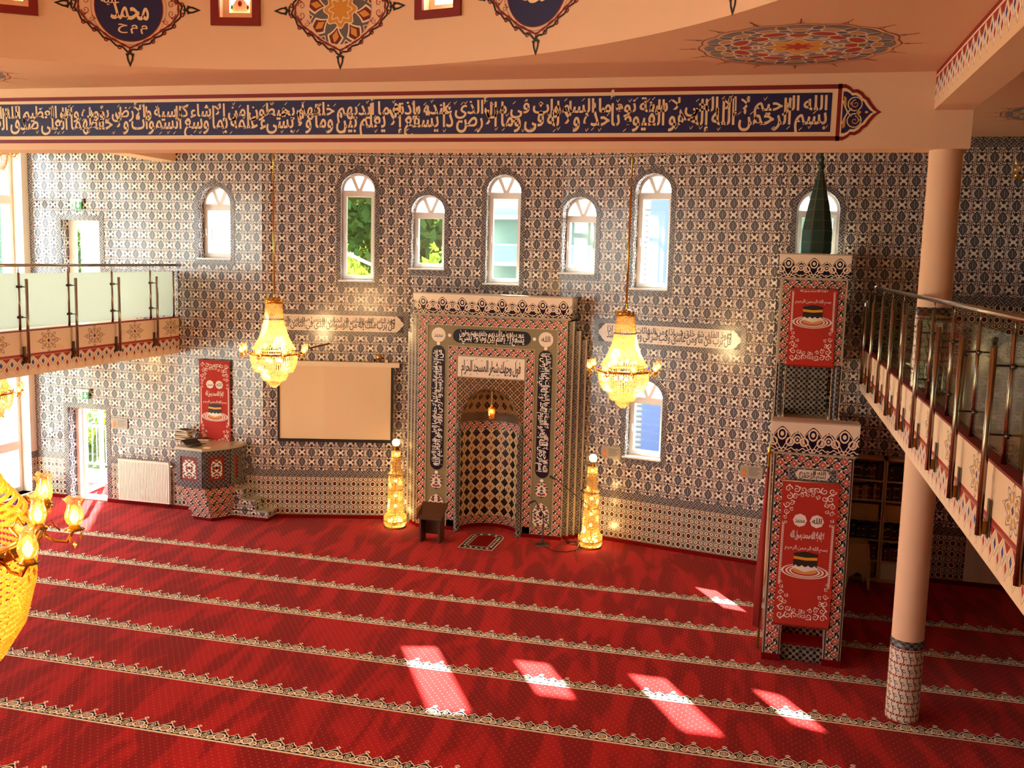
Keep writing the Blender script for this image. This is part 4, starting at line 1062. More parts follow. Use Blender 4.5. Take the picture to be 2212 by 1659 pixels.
# ------------------------------------------------------------------ banners
def banner(fr, s0, s1, z0, z1, off, label, full=True, tilt=0):
    w = s1-s0; t = thing('banner', label, 'banner', fr.P((s0+s1)/2, z0, off), 'red hanging banners')
    P = lambda s, z, o=0: fr.P(s+tilt*(z1-z)/(z1-z0), z, off+o+.004*math.sin((z-z0)*5))
    b = MB(); n = 14
    for k in range(n):
        za_, zb_ = z0+(z1-z0)*k/n, z0+(z1-z0)*(k+1)/n
        for o, rv in ((0, 0), (-.006, 1)):
            q = [P(s0, za_, o), P(s1, za_, o), P(s1, zb_, o), P(s0, zb_, o)]; b.face(q[::-1] if rv else q)
    b.build('cloth', 'banner_red', t, True)
    for z in (z0, z1): MB().tube([P(s0-.01, z), P(s1+.01, z)], .012).build('rod', 'chrome' if z == z1 else 'banner_dark', t)
    fn = lambda x, y: P(s0+x*w, y, .004)        # x 0..1 across
    fm = lambda x, y: P(s0+x, y, .004)
    b = MB(); top = z1-.03; bot = z0+.06; L = top-bot
    ends = ((bot, 1), (top, -1)) if full else ((bot, 1),)
    for ze, sz in ends:
        for sx in (-1, 1):
            X = lambda a: w/2+sx*(w/2-.03-a*w)
            for (a, h, r, tn, a0) in ((.07, .045, .06, 1, 0), (.09, .15, .06, -1, 1.5), (.06, .26, .055, 1, 3), (.055, .36, .045, -1, 0), (.21, .05, .06, -1, 2), (.20, .15, .05, 1, .5), (.33, .05, .055, 1, 4), (.43, .05, .04, -1, 1), (.31, .13, .04, -1, 3), (.14, .24, .045, -1, 2), (.15, .33, .035, 1, 1), (.05, .45, .034, 1, 1), (.42, .115, .035, 1, 2), (.05, .52, .026, -1, 2)):
                scroll(b, fm, X(a), ze+sz*(.03+h*w*1.35), r*w*1.15, tn*sx*sz, a0, 12, .26)
    za_, zb_ = bot+.7*w, (top-.72*w if full else top)
    for sx in (.045, .955):
        k = int((zb_-za_)/.03)
        b.strip([(sx*w, za_), (sx*w, zb_)], .006, fm); b.strip([((sx+(.03 if sx < .5 else -.03))*w, za_), ((sx+(.03 if sx < .5 else -.03))*w, zb_)], .004, fm)
        for i in range(k): b.disc((sx+(.015 if sx < .5 else -.015))*w, za_+i*.03, .007, .012, fm, 0, 6)
    b.build('white_scrollwork', 'white_print', t)
    cx = w/2; cz = z0+(z1-z0)*(.40 if full else .60)
    b = MB()
    for r_ in (1, .82, .66): b.disc(cx, cz-.03, .42*w*r_, .42*w*r_*.33, fm, 0, 32, 1, 1-.09/r_)
    b.build('white_rings', 'white_print', t)
    b = MB(); b.disc(cx, cz-.02, .22*w, .07*w, fm); b.build('sand_disc', 'kaaba_sand', t)
    fq = lambda x, y: P(s0+x, y, .006)
    h = .30*w; k = .21*w
    MB().poly([(cx-k, cz+.03), (cx, cz+.0), (cx+k, cz+.03), (cx+k, cz+h), (cx, cz+h+.025), (cx-k, cz+h)], [], fq).build('black_cube_print', 'black_paint', t)
    MB().poly([(cx-k, cz+h*.62), (cx, cz+h*.62-.012), (cx+k, cz+h*.62), (cx+k, cz+h*.80), (cx, cz+h*.80-.012), (cx-k, cz+h*.80)], [], lambda x, y: P(s0+x, y, .008)).build('gold_band_print', 'kaaba_gold', t)
    b = MB()
    sc_ = [(cx-k*1.06+2*k*1.06*i/24, cz+h*.26+.035*w*abs(math.cos(i*pi/6))*(-1)+.0) for i in range(25)]
    b.poly([(cx-k*1.06, cz+.01), (cx, cz-.035), (cx+k*1.06, cz+.01)]+sc_[::-1], [], lambda x, y: P(s0+x, y, .008)); b.build('white_drape_print', 'white_print', t)
    if full:
        b = MB(); zt = z1-(z1-z0)*.265
        for sx in (-1, 1): b.disc(cx+sx*.15*w, zt, .125*w, .125*w, fm, 0, 8)
        b.build('white_octagons', 'white_print', t)
        b = MB(); calli(b, lambda x, y: P(s0+x, y, .007), 'محمد', cx-.24*w, cx-.06*w, zt-.06, zt+.06, 1, .01, False); calli(b, lambda x, y: P(s0+x, y, .007), 'الله', cx+.06*w, cx+.24*w, zt-.06, zt+.06, 1, .01, False); b.build('octagon_lettering', 'ink', t)
        b = MB(); zt = z1-(z1-z0)*.37; calli(b, fm, 'لا إله إلا الله محمد رسول الله', cx-.3*w, cx+.3*w, zt-.07, zt+.08, 1, .03, False)
    else: b = MB()
    zt = z0+(z1-z0)*(.545 if full else .84); calli(b, fm, 'بسم الله الرحمن الرحيم', cx-.38*w, cx+.38*w, zt-.04, zt+.04, 1, .012, False)
    if not full: calli(b, fm, 'لا إله إلا الله محمد رسول الله', cx-.3*w, cx+.3*w, z1-.055, z1+.0, 1, .02, False)
    b.build('lettering', 'white_print', t)
    return t
banner(FA, -10.39+14.12, -9.735+14.12, 1.22, 2.97, .05, 'long red banner with white scrolls hanging behind the tiled pulpit')
# ------------------------------------------------------------------ minbar
FN = Frame((.20, 12.7), (1.16, 12.7)); NW = .96
mb_ = thing('minbar', 'tall tiled minbar with stair portal, canopy and green spire', 'minbar', (.68, 12.7, 0))
b = MB()
for s in (0, NW-.22): b.slab(FN, s, s+.22, 0, 2.72, -.16, 0)
b.slab(FN, .22, NW-.22, 2.36, 2.72, -.16, 0); b.build('portal', 'marble_top', mb_)
for a_, c_ in ((-.004, .224), (NW-.224, NW+.004)): MB().slab(FN, a_, c_, 0, .09, -.17, .004).build('carpet_skirting', 'carpet_plain', mb_)
b = MB(); vband(b, FN, .03, .09, 2.7, .16, .004); vband(b, FN, NW-.19, .09, 2.7, .16, .004); hband(b, FN, .03, NW-.03, 2.54, .16, .005); b.build('portal_border', 'red_diamond_tile', mb_)
b = MB(); b.slab(FN, .012, .024, .09, 2.7, 0, .006); b.slab(FN, .196, .208, .09, 2.36, 0, .006); b.slab(FN, NW-.024, NW-.012, .09, 2.7, 0, .006); b.slab(FN, NW-.208, NW-.196, .09, 2.36, 0, .006); b.build('edge_lines', 'ink', mb_)
pn = MB().slab(FN, .2, NW-.2, 2.38, 2.53, 0, .006).build('inscription_panel', 'border_tile', mb_)
b = MB(); b.poly([(.27, 2.455), (.31, 2.395), (NW-.31, 2.395), (NW-.27, 2.455), (NW-.31, 2.515), (.31, 2.515)], [], FN.m(.009)); b.build('white_field', 'white_tile', pn)
b = MB(); calli(b, FN.m(.012), 'بسم الله الرحمن الرحيم', .32, NW-.32, 2.395, 2.515, 2, .012, False); b.build('lettering', 'ink', pn)
def cornice(x0, x1, y0, y1, z, h, parent):
    b = MB(); e = .04
    q4(b, (x0, y0+e, z), (x1, y0+e, z), (x1, y0, z+h), (x0, y0, z+h), x1-x0, .36, u0=.06); q4(b, (x1, y0+e, z), (x1, y1, z), (x1, y1, z+h), (x1, y0, z+h), y1-y0, .36); q4(b, (x0, y1, z), (x0, y0+e, z), (x0, y0, z+h), (x0, y1, z+h), y1-y0, .36)
    b.build('cornice', 'cresting_tile', parent); MB().box(x0-.003, x1+.003, y0-.003, y1+.003, z+h, z+h+.02).box(x0+.03, x1-.03, y0+.05, y1, z-.02, z).build('cornice_cap', 'marble_top', parent)
cornice(.16, 1.2, 12.62, 12.92, 2.72, .39, mb_)
# stairs with side walls, up to the seat
n = 9; y0, y1, zt = 12.78, 15.72, 2.62
for k in range(n):
    ya, yb = y0+(y1-y0)*k/n, y0+(y1-y0)*(k+1)/n; z = .24+(zt-.24)*k/(n-1)
    st = MB().box(.36, 1.0, ya, y1, z-.3 if k else 0, z-.03).build('riser', 'lattice_tile_grey', mb_)
    MB().box(.35, 1.01, ya-.02, yb+.01, z-.03, z).build('tread', 'carpet_plain', mb_)
for x0, x1 in ((.2, .34), (1.02, 1.16)):
    fs = Frame((x1, 12.85), (x1, 16.75))
    MB().prism([(0, .0), (3.9, 0), (3.9, 2.7), (2.9, 2.7), (0, .42)], [], fs, 0, x0-x1 if False else -(x1-x0)).build('side_wall', 'wall_tile', mb_) if False else None
    b = MB(); pr = [(12.86, 0), (16.75, 0), (16.75, 2.75), (15.6, 2.75), (12.86, .75)]
    for x, rv in ((x0, 1), (x1, 0)):
        pts = [(x, y, z) for y, z in pr]; u = list(pr)
        b.face(pts[::-1] if rv else pts, u[::-1] if rv else u)
    for i in range(len(pr)):
        p, q = pr[i], pr[(i+1) % len(pr)]; b.face([(x0, *p), (x1, *p), (x1, *q), (x0, *q)], [(0, 0), (.14, 0), (.14, math.dist(p, q)), (0, math.dist(p, q))])
    b.build('side_wall', 'wall_tile', mb_)
    b = MB(); b.tube([(x0-.005, 12.86, .76), (x0-.005, 15.6, 2.76)], .02, 6); b.tube([(x1+.005, 12.86, .76), (x1+.005, 15.6, 2.76)], .02, 6); b.build('edge_strip', 'marble_top', mb_)
# canopy
FU = Frame((.20, 15.72), (1.17, 15.72)); UW = .97
b = MB()
b.slab(FU, 0, .2, 3.55, 4.85, -1.0, 0); b.slab(FU, UW-.2, UW, 3.55, 4.85, -1.0, 0); b.slab(FU, .2, UW-.2, 4.5, 4.85, -1.0, 0); b.build('canopy', 'marble_top', mb_)
b = MB(); vband(b, FU, .03, 3.56, 4.83, .16, .005); vband(b, FU, UW-.19, 3.56, 4.83, .16, .005); hband(b, FU, .03, UW-.03, 4.67, .16, .006); b.build('canopy_border', 'red_diamond_tile', mb_)
for s in (.065, UW-.065):
    c3 = FU.P(s, 0, -.06); MB().lathe([(.05, 2.6), (.05, 3.56)], 14, (c3.x, c3.y, 0)).build('canopy_column', 'column_band_tile', mb_, True)
for s in (.0, .14, UW-.15, UW-.01): MB().slab(FU, s, s+.012, 2.62, 3.56, -.05, .0).build('edge_strip', 'marble_top', mb_)
b = MB(); b.slab(FU, .15, UW-.15, 2.62, 3.42, -.98, -.9); b.build('seat_back', 'lattice_tile_grey', mb_)
b = MB(); hband(b, FU, .15, UW-.15, 3.42, .15, -.88); b.build('seat_back_border', 'red_diamond_tile', mb_)
b = MB(); b.slab(FU, .15, UW-.15, 3.3, 4.5, -1.0, -.98); b.build('canopy_back', 'wall_tile', mb_)
b = MB(); b.slab(FU, 0.0, UW, 2.58, 2.64, -1.02, 0); b.build('platform', 'marble_top', mb_)
cornice(.17, 1.2, 15.65, 16.72, 4.85, .35, mb_)
# green tiled spire
sp = MB().lathe([(.235, 5.22), (.235, 5.58), (.17, 5.95), (.04, 6.5), (.0, 6.52)], 8, (.70, 16.2, 0), a0=pi/8, a1=2*pi+pi/8).build('spire', 'grout', mb_)
prof = [(.242, 5.23), (.242, 5.40), (.242, 5.57)]; 
def rad(z): return .242 if z <= 5.58 else .242+(.178-.242)*(z-5.58)/.37 if z <= 5.95 else .178+(.046-.178)*(z-5.95)/.55
zs = [5.235, 5.40, 5.575, 5.73, 5.89, 6.05, 6.21, 6.36, 6.49]
for k in range(len(zs)-1):
    for i in range(8):
        a0, a1 = pi/8+2*pi*i/8, pi/8+2*pi*(i+1)/8; g = .004
        def Q(t, z): 
            r = rad(z); A = Vector((.70+r*math.cos(a0), 16.2+r*math.sin(a0), z)); B = Vector((.70+r*math.cos(a1), 16.2+r*math.sin(a1), z)); return A.lerp(B, t)
        r0 = rad(zs[k]); e = .012/(r0*.77)
        b = MB(); b.face([Q(e, zs[k]+g), Q(1-e, zs[k]+g), Q(1-e, zs[k+1]-g), Q(e, zs[k+1]-g)]); b.build('green_tile', 'green_tile', sp)
MB().lathe([(.03, 6.5), (.055, 6.53), (.06, 6.57), (.025, 6.62), (.045, 6.65), (.048, 6.68), (.02, 6.72), (.035, 6.76), (.015, 6.8), (.02, 6.84), (.002, 6.95)], 12, (.70, 16.2, 0)).build('spire_finial', 'green_tile', mb_, True)
banner(FN, .13, .81, .5, 2.37, .03, 'long red banner with white scrolls hanging in the minbar doorway', True, -.02)
banner(FU, .15, .83, 3.52, 4.69, .03, 'short red banner with black cube hanging in the minbar canopy', False)
# furled flag leaning on the minbar's left side
fl = thing('flag', 'furled red flag on a brass-tipped pole beside the minbar', 'flag', (.12, 13.05, 0))
MB().tube([(.15, 13.05, 0), (.15, 13.05, 2.6)], .015).build('pole', 'brass_dark', fl); MB().lathe([(.018, 0), (.03, .04), (.012, .1), (.004, .16)], 8, (.15, 13.05, 2.6)).build('finial', 'brass', fl, True)
b = MB()
for i in range(3): b.tube([(.15, 13.03+.02*i, 2.45), (.14-.012*i, 13.02+.03*i, 1.6), (.135-.02*i, 13.03+.02*i, .9), (.13-.025*i, 13.02+.03*i, .3)], [.016, .026, .032, .02], 8)
b.build('cloth', 'flag_red', fl, True)

# ------------------------------------------------------------------ pulpit with steps
pu = thing('pulpit', 'small tiled preaching pulpit with corbelled base and three steps', 'pulpit', (-9.9, 16.5, 0))
zt = 1.43
TP = [onZ(377, 964, zt), onZ(436, 971, zt), onZ(503, 964, zt), onZ(530, 953, zt)]
TP = [(TP[0].x-.02, 16.79)]+[(p.x, p.y) for p in TP[:2]]+[(-9.5, 16.3), (-9.42, 16.6), (-9.42, 16.79)]
cx, cy = -9.85, 16.8
def ringp(k): return [(cx+(x-cx)*k, 16.79-(16.79-y)*k) for x, y in TP]
def tier(z0, z1, k0, k1, name, mname, mi=None):
    b = MB(); A, B = ringp(k0), ringp(k1)
    for i in range(len(TP)-1):
        L = math.dist(A[i], A[i+1]); q4(b, (*A[i], z0), (*A[i+1], z0), (*B[i+1], z1), (*B[i], z1), L, min(z1-z0, .16))
    b.poly([(p[0], p[1]) for p in B], [], lambda x, y: Vector((x, y, z1))); b.poly([(p[0], p[1]) for p in A][::-1], [], lambda x, y: Vector((x, y, z0)))
    return b.build(name, mname, pu)
tier(.0, .07, .66, .66, 'carpet_skirting', 'carpet_plain')
tier(.07, .2, .70, .70, 'corbel', 'red_diamond_tile'); tier(.2, .36, .76, .76, 'corbel', 'red_diamond_tile'); tier(.36, .52, .83, .83, 'corbel', 'red_diamond_tile'); tier(.52, .68, .90, .90, 'corbel', 'red_diamond_tile')
tier(.68, 1.38, .97, .97, 'body', 'border_tile'); tier(1.38, 1.43, 1.0, 1.0, 'top_slab', 'marble_top')
for i in range(1, 4):
    A, B = ringp(.97)[i], ringp(.97)[i+1]; f = Frame(A, B); L = f.L
    MB().prism(rect(.01, L-.01, .7, 1.37), [rect(.11, L-.11, .82, 1.26)], f, 0, .02).build('panel_frame', 'column_band_tile', pu)
    b = MB(); b.poly(rect(.11, L-.11, .82, 1.26), [], f.m(.006)); b.build('panel_back', 'dark_red_paint', pu)
    b = MB(); c = L/2; w = L/2-.15; b.poly([(c-w, .86), (c+w, .86), (c+w, 1.1), (c+w*.7, 1.18), (c, 1.235), (c-w*.7, 1.18), (c-w, 1.1)], [], f.m(.01))
    b.uv = [[((p[0]-c), p[1]) for p in u] for u in b.uv]; b.build('floral_panel', 'floral_tile', pu)
MB().box(-10.56, -10.5, 16.3, 16.79, .75, 1.4).build('side_board', 'pvc', pu)
for k, (xa, xb) in enumerate(((-9.12, -8.84), (-9.38, -9.1), (-9.66, -9.36))):
    z = .2*(k+1)
    MB().box(-9.66, xb, 16.5, 16.9, .07 if k == 0 else .2*k, z-.025).build('step', 'wall_tile', pu)
    MB().box(xa-.0, xb+.015, 16.485, 16.92, z-.025, z).build('tread', 'step_stone', pu)
MB().box(-9.66, -8.86, 16.51, 16.9, 0, .07).build('carpet_skirting', 'carpet_plain', pu)
# ------------------------------------------------------------------ balcony railings
def railing(label, xo, xi, ys, yend, glass, glabel):
    t = thing('balcony_railing', label, 'railing', (xi, (ys[0]+yend)/2, 3.76), 'steel and glass balcony railings')
    sg = 1 if xo > xi else -1
    def once(name, mbf, mname, smooth=True):
        proto = None
        for y in ys:
            if proto is None: proto = mbf(ys[0]).build(name, mname, t, smooth)
            else:
                c = proto.copy(); C.objects.link(c); c.parent = t; c.location = proto.location + Vector((0, y-ys[0], 0))
    once('outer_post', lambda y: MB().tube([(xo, y, 3.27), (xo, y, 4.54)], .023, 12), 'chrome')
    once('inner_post', lambda y: MB().tube([(xi, y, 3.765), (xi, y, 4.63)], .02, 12), 'chrome')
    once('rail_pin', lambda y: MB().tube([(xi, y, 4.63), (xi, y, 4.73)], .007, 8), 'chrome')
    for z in (4.42, 3.96):
        once('clamp', lambda y: MB().tube([(xo, y, z), (xi+sg*.02, y, z)], .008, 6), 'steel_dark')
        once('glass_clip', lambda y: MB().tube([(xi-sg*.0, y-.06, z), (xi, y+.06, z)], .02, 8), 'steel_dark')
    once('bracket', lambda y: MB().box(min(xo-sg*.02, xi+sg*.06), max(xo-sg*.02, xi+sg*.06), y-.012, y+.012, 3.28, 3.37), 'brass_dark', False)
    once('bracket_plate', lambda y: MB().box(min(xi+sg*.062, xi+sg*.072), max(xi+sg*.062, xi+sg*.072), y-.03, y+.03, 3.26, 3.52), 'steel_dark', False)
    MB().tube([(xi, ys[0]-.6, 4.74), (xi, yend, 4.74)], .024, 12).build('handrail', 'chrome', t, True)
    MB().tube([(xi, yend-.06, 3.765), (xi, yend-.06, 4.63)], .02, 12).build('inner_post', 'chrome', t, True)
    yy = [ys[0]-.55]+ys+[yend-.06]
    for a, c in zip(yy[:-1], yy[1:]): MB().box(xi-.005, xi+.005, a+.03, c-.03, 3.80, 4.62).build('glass_pane', glass, t)
    return t
railing('balcony railing of frosted glass panes beside the tall windows', -10.75, -10.89, [9.38+1.1*k for k in range(7)], 16.77, 'frosted_glass', '')
railing('balcony railing of clear reflecting glass panes around the upper column', 1.47, 1.59, [2.7+1.1*k for k in range(13)], 16.77, 'rail_glass', '')

# ------------------------------------------------------------------ crystal chandeliers
def beads(mb, prof, n, gap, br, bh=None, jit=0):
    bh = bh or br; rows = []
    for (r0, z0), (r1, z1) in zip(prof[:-1], prof[1:]):
        L = math.dist((r0, z0), (r1, z1)); k = max(1, round(L/gap))
        for i in range(k): t = i/k; rows.append((r0+(r1-r0)*t, z0+(z1-z0)*t))
    for q, (r, z) in enumerate(rows):
        m = max(6, min(n, int(2*pi*r/(br*1.75))))
        for i in range(m):
            a = 2*pi*(i+.5*(q % 2)*jit)/m; mb.octa((r*math.cos(a), r*math.sin(a), z), br, bh)
    return mb
def chandelier(label, loc, k, ar, narms, ceil_z, shade, power, n=60, amber=False, group='crystal chandeliers', gap=None):
    t = thing('chandelier', label, 'chandelier', (0, 0, 0), group); gm = 'crystal_amber' if amber else 'crystal'
    br = .0135*k if not amber else .0125*k*.62; gap = gap or br*1.9
    S_ = lambda L: [(r*k, z*k) for r, z in L]
    tag(beads(MB(), S_([(.125, .80), (.135, .68), (.15, .55), (.18, .40), (.23, .25), (.30, .12), (.355, .05)]), n, gap, br).build('crystal_basket', gm, t), kind='stuff')
    tag(beads(MB(), S_([(.365, -.02), (.36, -.12), (.335, -.22), (.28, -.31)]), n, gap, br).build('crystal_bowl', gm, t), kind='stuff')
    tag(beads(MB(), S_([(.215, -.30), (.205, -.37), (.17, -.43), (.105, -.44), (.1, -.49), (.05, -.53), (.012, -.57)]), n, gap, br).build('crystal_tip', gm, t), kind='stuff')
    tag(beads(MB(), S_([(.152, .545), (.153, .535)]), n, .02, br*1.1).build('blue_bead_row', 'blue_crystal', t), kind='stuff')
    MB().lathe(S_([(.37, -.02), (.385, -.005), (.385, .015), (.365, .02), (.36, 0), (.37, -.02)]), 48).build('ring', 'brass', t, True)
    MB().lathe(S_([(.12, .79), (.145, .80), (.15, .84), (.13, .87), (.06, .885), (.02, .90)]), 24).build('crown', 'brass', t, True)
    tag(beads(MB(), S_([(.15, .86), (.15, .80)]), 14, .035*k, .018*k, .026*k).build('crown_crystals', 'crystal', t), kind='stuff')
    b = MB()
    for i in range(20):
        a = 2*pi*i/20; b.octa((.372*k*math.cos(a), .372*k*math.sin(a), .04*k), .011*k, .018*k)
    tag(b.build('ring_crystals', 'blue_crystal', t), kind='stuff')
    b = MB(); h = ceil_z-loc[2]
    MB().tube([(0, 0, .88*k), (0, 0, .88*k+(h-.88*k)*.6)], .016, 10).build('rod', 'brass', t, True); MB().tube([(0, 0, .88*k+(h-.88*k)*.6), (0, 0, h)], .013, 10).build('rod', 'brass', t, True)
    MB().lathe([(.015, h-.12), (.05, h-.06), (.06, h)], 16).build('ceiling_rose', 'brass', t, True)
    # arms
    sh = shade; proto = None; r0 = .38*k
    b = MB(); b.tube([(r0, 0, 0), (r0+(ar-r0)*.35, 0, -.05*sh/.14), (r0+(ar-r0)*.75, 0, -.06*sh/.14), (ar, 0, 0)], .008*sh/.14, 6)
    b.tube([(r0+.01, 0, -.01), (r0+(ar-r0)*.3, 0, .05*sh/.14), (r0+(ar-r0)*.55, 0, .0)], .005*sh/.14, 5)
    b.lathe([(.004, -.012*sh/.14), (.05*sh/.14, 0), (.03*sh/.14, .012*sh/.14), (.02*sh/.14, .03*sh/.14)], 12, (ar, 0, 0)); arm0 = b.build('arm', 'brass', t, True)
    prof = [(.022, .02), (.036, .035), (.045, .06), (.043, .085), (.034, .11), (.032, .13), (.042, .15), (.052, .158)]
    b = MB(); nn = 16; f = sh/.14; rows = []
    for q, (r, z) in enumerate(prof):
        rows.append(len(b.v))
        for i in range(nn):
            a = 2*pi*i/nn; wv = (1+.07*math.cos(a*6)) if q > 5 else 1
            b.v.append((ar+r*f*wv*math.cos(a), r*f*wv*math.sin(a), z*f+(.008*f*math.cos(a*6) if q > 6 else 0)))
    for q in range(len(prof)-1):
        for i in range(nn): j = (i+1) % nn; b.f.append([rows[q]+i, rows[q]+j, rows[q+1]+j, rows[q+1]+i]); b.uv.append([(0, 0)]*4); b.mi.append(0)
    s0 = b.build('glass_shade', 'lamp_glass', arm0, True)
    b0 = MB().lathe([(.008*f, .03*f), (.02*f, .05*f), (.022*f, .065*f), (.012*f, .09*f), (.002*f, .105*f)], 10, (ar, 0, 0)).build('bulb', 'bulb', arm0, True)
    b = MB()
    for dx, dy, dz in ((.03, 0, -.035), (-.02, .025, -.04), (-.02, -.025, -.04), (0, 0, -.075)): b.octa((ar+dx*f, dy*f, dz*f), .01*f, .022*f)
    d0 = tag(b.build('drop_crystals', gm, arm0), kind='stuff')
    for i in range(1, narms):
        c = dup(arm0, t); c.rotation_euler = (0, 0, 2*pi*i/narms)
        if narms > 10 and i % 2: c.location = (0, 0, .1); c.scale = (.88, .88, 1)
    # lamps inside
    b = MB()
    for i in range(6): a = 2*pi*i/6; b.ball((.17*k*math.cos(a), .17*k*math.sin(a), .12*k), .028*k**.5, 8, 6)
    for i in range(4): a = 2*pi*i/4; b.ball((.12*k*math.cos(a), .12*k*math.sin(a), -.12*k), .028*k**.5, 8, 6)
    tag(b.build('inner_bulbs', 'bulb', t, True), kind='stuff')
    for z, p in ((.12, .6), (-.1, .4)):
        l = bpy.data.lights.new('lamp', 'POINT'); l.energy = power*p; l.color = (1, .68, .34); l.shadow_soft_size = .09*k
        o = bpy.data.objects.new('lamp', l); C.objects.link(o); o.location = (0, 0, z*k); o.parent = t
    t.location = loc
    return t
POW = 160
ch1 = chandelier('crystal chandelier hanging in front of the projector screen', (-7.58, 14.4, 3.43), 1, .52, 8, CZ, .14, POW)
ch2 = dup(ch1, None, (-1.96, 14.4, 3.45), .4, 'crystal chandelier hanging between the mihrab and the minbar')
q = onY(-22, 848, 14.4); ch3 = dup(ch1, None, (q.x, q.y, q.z), .2, 'crystal chandelier hanging beneath the frosted glass balcony')
for o in ch3.children:
    if o.type == 'LIGHT': o.data = o.data.copy(); o.data.energy *= .25
ch4 = dup(ch1, None, (q.x-.1, q.y+.2, 6.62), .2, 'crystal chandelier hanging above the frosted glass balcony')
for o in list(ch4.children)+[c for c in bpy.data.objects if c.parent and c.parent.location.z < 0 and False]:
    if o.name.startswith(('rod', 'ceiling_rose', 'crown', 'crystal_basket', 'blue_bead', 'lamp', 'inner_bulbs')): bpy.data.objects.remove(o)
big = chandelier('large amber crystal chandelier with many glass-shaded lamps under the dome', (-4.8, 4.34, 3.36), 2.35, 1.07, 20, 13.55, .17, 650, 150, True, gap=.04)
for o in list(ch1.children)+list(ch2.children):
    pass

# ------------------------------------------------------------------ standing crystal lamps
def floor_lamp(label, loc):
    t = thing('crystal_floor_lamp', label, 'floor lamp', (0, 0, 0), 'crystal floor lamps beside the mihrab')
    for nm, pf in (('crystal_base', [(.17, .02), (.205, .08), (.205, .2), (.17, .27)]), ('crystal_column', [(.15, .27), (.135, .5), (.125, .75), (.125, .98)]), ('crystal_upper_column', [(.095, 1.03), (.085, 1.2), (.08, 1.45)])):
        tag(beads(MB(), pf, 70, .026, .0135).build(nm, 'crystal', t), kind='stuff')
    for z, r in ((.13, .21), (.72, .13), (1.0, .135), (1.33, .09)): MB().lathe([(r, z-.008), (r+.008, z), (r, z+.008), (r-.006, z), (r, z-.008)], 28).build('metal_ring', 'brass', t, True)
    MB().lathe([(.2, 0), (.2, .02), (.06, .03)], 24).build('foot', 'brass_dark', t, True); MB().tube([(0, 0, .02), (0, 0, 1.5)], .012).build('stem', 'brass', t)
    tag(beads(MB(), [(.135, 1.02), (.1, 1.06)], 20, .04, .014, .024).build('crown_crystals', 'crystal', t), kind='stuff')
    MB().lathe([(.07, 1.46), (.05, 1.5), (.035, 1.55)], 12).build('neck', 'brass_dark', t, True)
    g = MB().ball((0, 0, 1.6), .074, 16, 12).build('globe', 'led_text', t, True)
    b = MB()
    for i in range(10): a = 2*pi*i/10; b.ball((.12*math.cos(a), .12*math.sin(a), .12), .022, 6, 5)
    for z in (.4, .6, .88, 1.38): b.ball((0, 0, z), .03, 8, 6)
    tag(b.build('inner_bulbs', 'bulb', t, True), kind='stuff')
    for z, e in ((.13, 26), (.6, 8), (.9, 9), (1.4, 6)):
        l = bpy.data.lights.new('lamp', 'POINT'); l.energy = e; l.color = (1, .6, .22); l.shadow_soft_size = .05
        o = bpy.data.objects.new('lamp', l); C.objects.link(o); o.location = (0, 0, z); o.parent = t
    t.location = loc; return t
f1 = floor_lamp('lit crystal floor lamp standing beside the projector screen and mihrab', (-6.48, 17.0, 0))
f2 = dup(f1, None, (-2.78, 16.92, 0), None, 'lit crystal floor lamp standing behind the tripod microphone stand')
# niche lamp
nl = thing('niche_lamp', 'small lit crystal pendant hanging inside the mihrab niche', 'pendant lamp', (-4.74, 17.28, 2.2))
MB().tube([(-4.74, 17.28, 2.36), (-4.74, 17.28, 2.62)], .004).build('chain', 'brass', nl)
MB().lathe([(.03, .16), (.055, .13), (.05, .1)], 12, (-4.74, 17.28, 2.2)).build('crown', 'brass', nl, True)
b = beads(MB(), [(.055, .12), (.055, .02), (.045, -.06), (.025, -.1)], 20, .018, .011); b.v = [(x-4.74, y+17.28, z+2.2) for x, y, z in b.v]; tag(b.build('crystals', 'crystal_amber', nl), kind='stuff')
MB().ball((-4.74, 17.28, 2.25), .022).build('bulb', 'bulb', nl, True)
l = bpy.data.lights.new('lamp', 'POINT'); l.energy = 2.5; l.color = (1, .6, .25); l.shadow_soft_size = .04
o = bpy.data.objects.new('lamp', l); C.objects.link(o); o.location = (0, -.05, .06); o.parent = nl
# wall sconce on the right
q = onY(2196, 378, 16.62)
ws = thing('wall_sconce', 'brass wall sconce with clear glass shade under the aisle ceiling', 'wall lamp', (q.x, 16.79, q.z))
MB().lathe([(.02, -.1), (.06, -.05), (.05, .0), (.02, .04)], 10, (q.x+.16, 16.74, q.z-.02)).build('wall_plate', 'brass', ws, True)
for dx in (0, .3):
    MB().tube([(q.x+.16, 16.74, q.z-.03), (q.x+.08+dx*.5, 16.66, q.z-.06), (q.x+dx, 16.62, q.z)], .012).build('arm', 'brass', ws, True)
    MB().lathe([(.01, -.05), (.04, -.02), (.03, .02)], 10, (q.x+dx, 16.62, q.z)).build('cup', 'brass', ws, True)
    MB().lathe([(.03, .02), (.06, .06), (.055, .11), (.042, .15), (.06, .2)], 14, (q.x+dx, 16.62, q.z)).build('glass_shade', 'lamp_glass', ws, True)
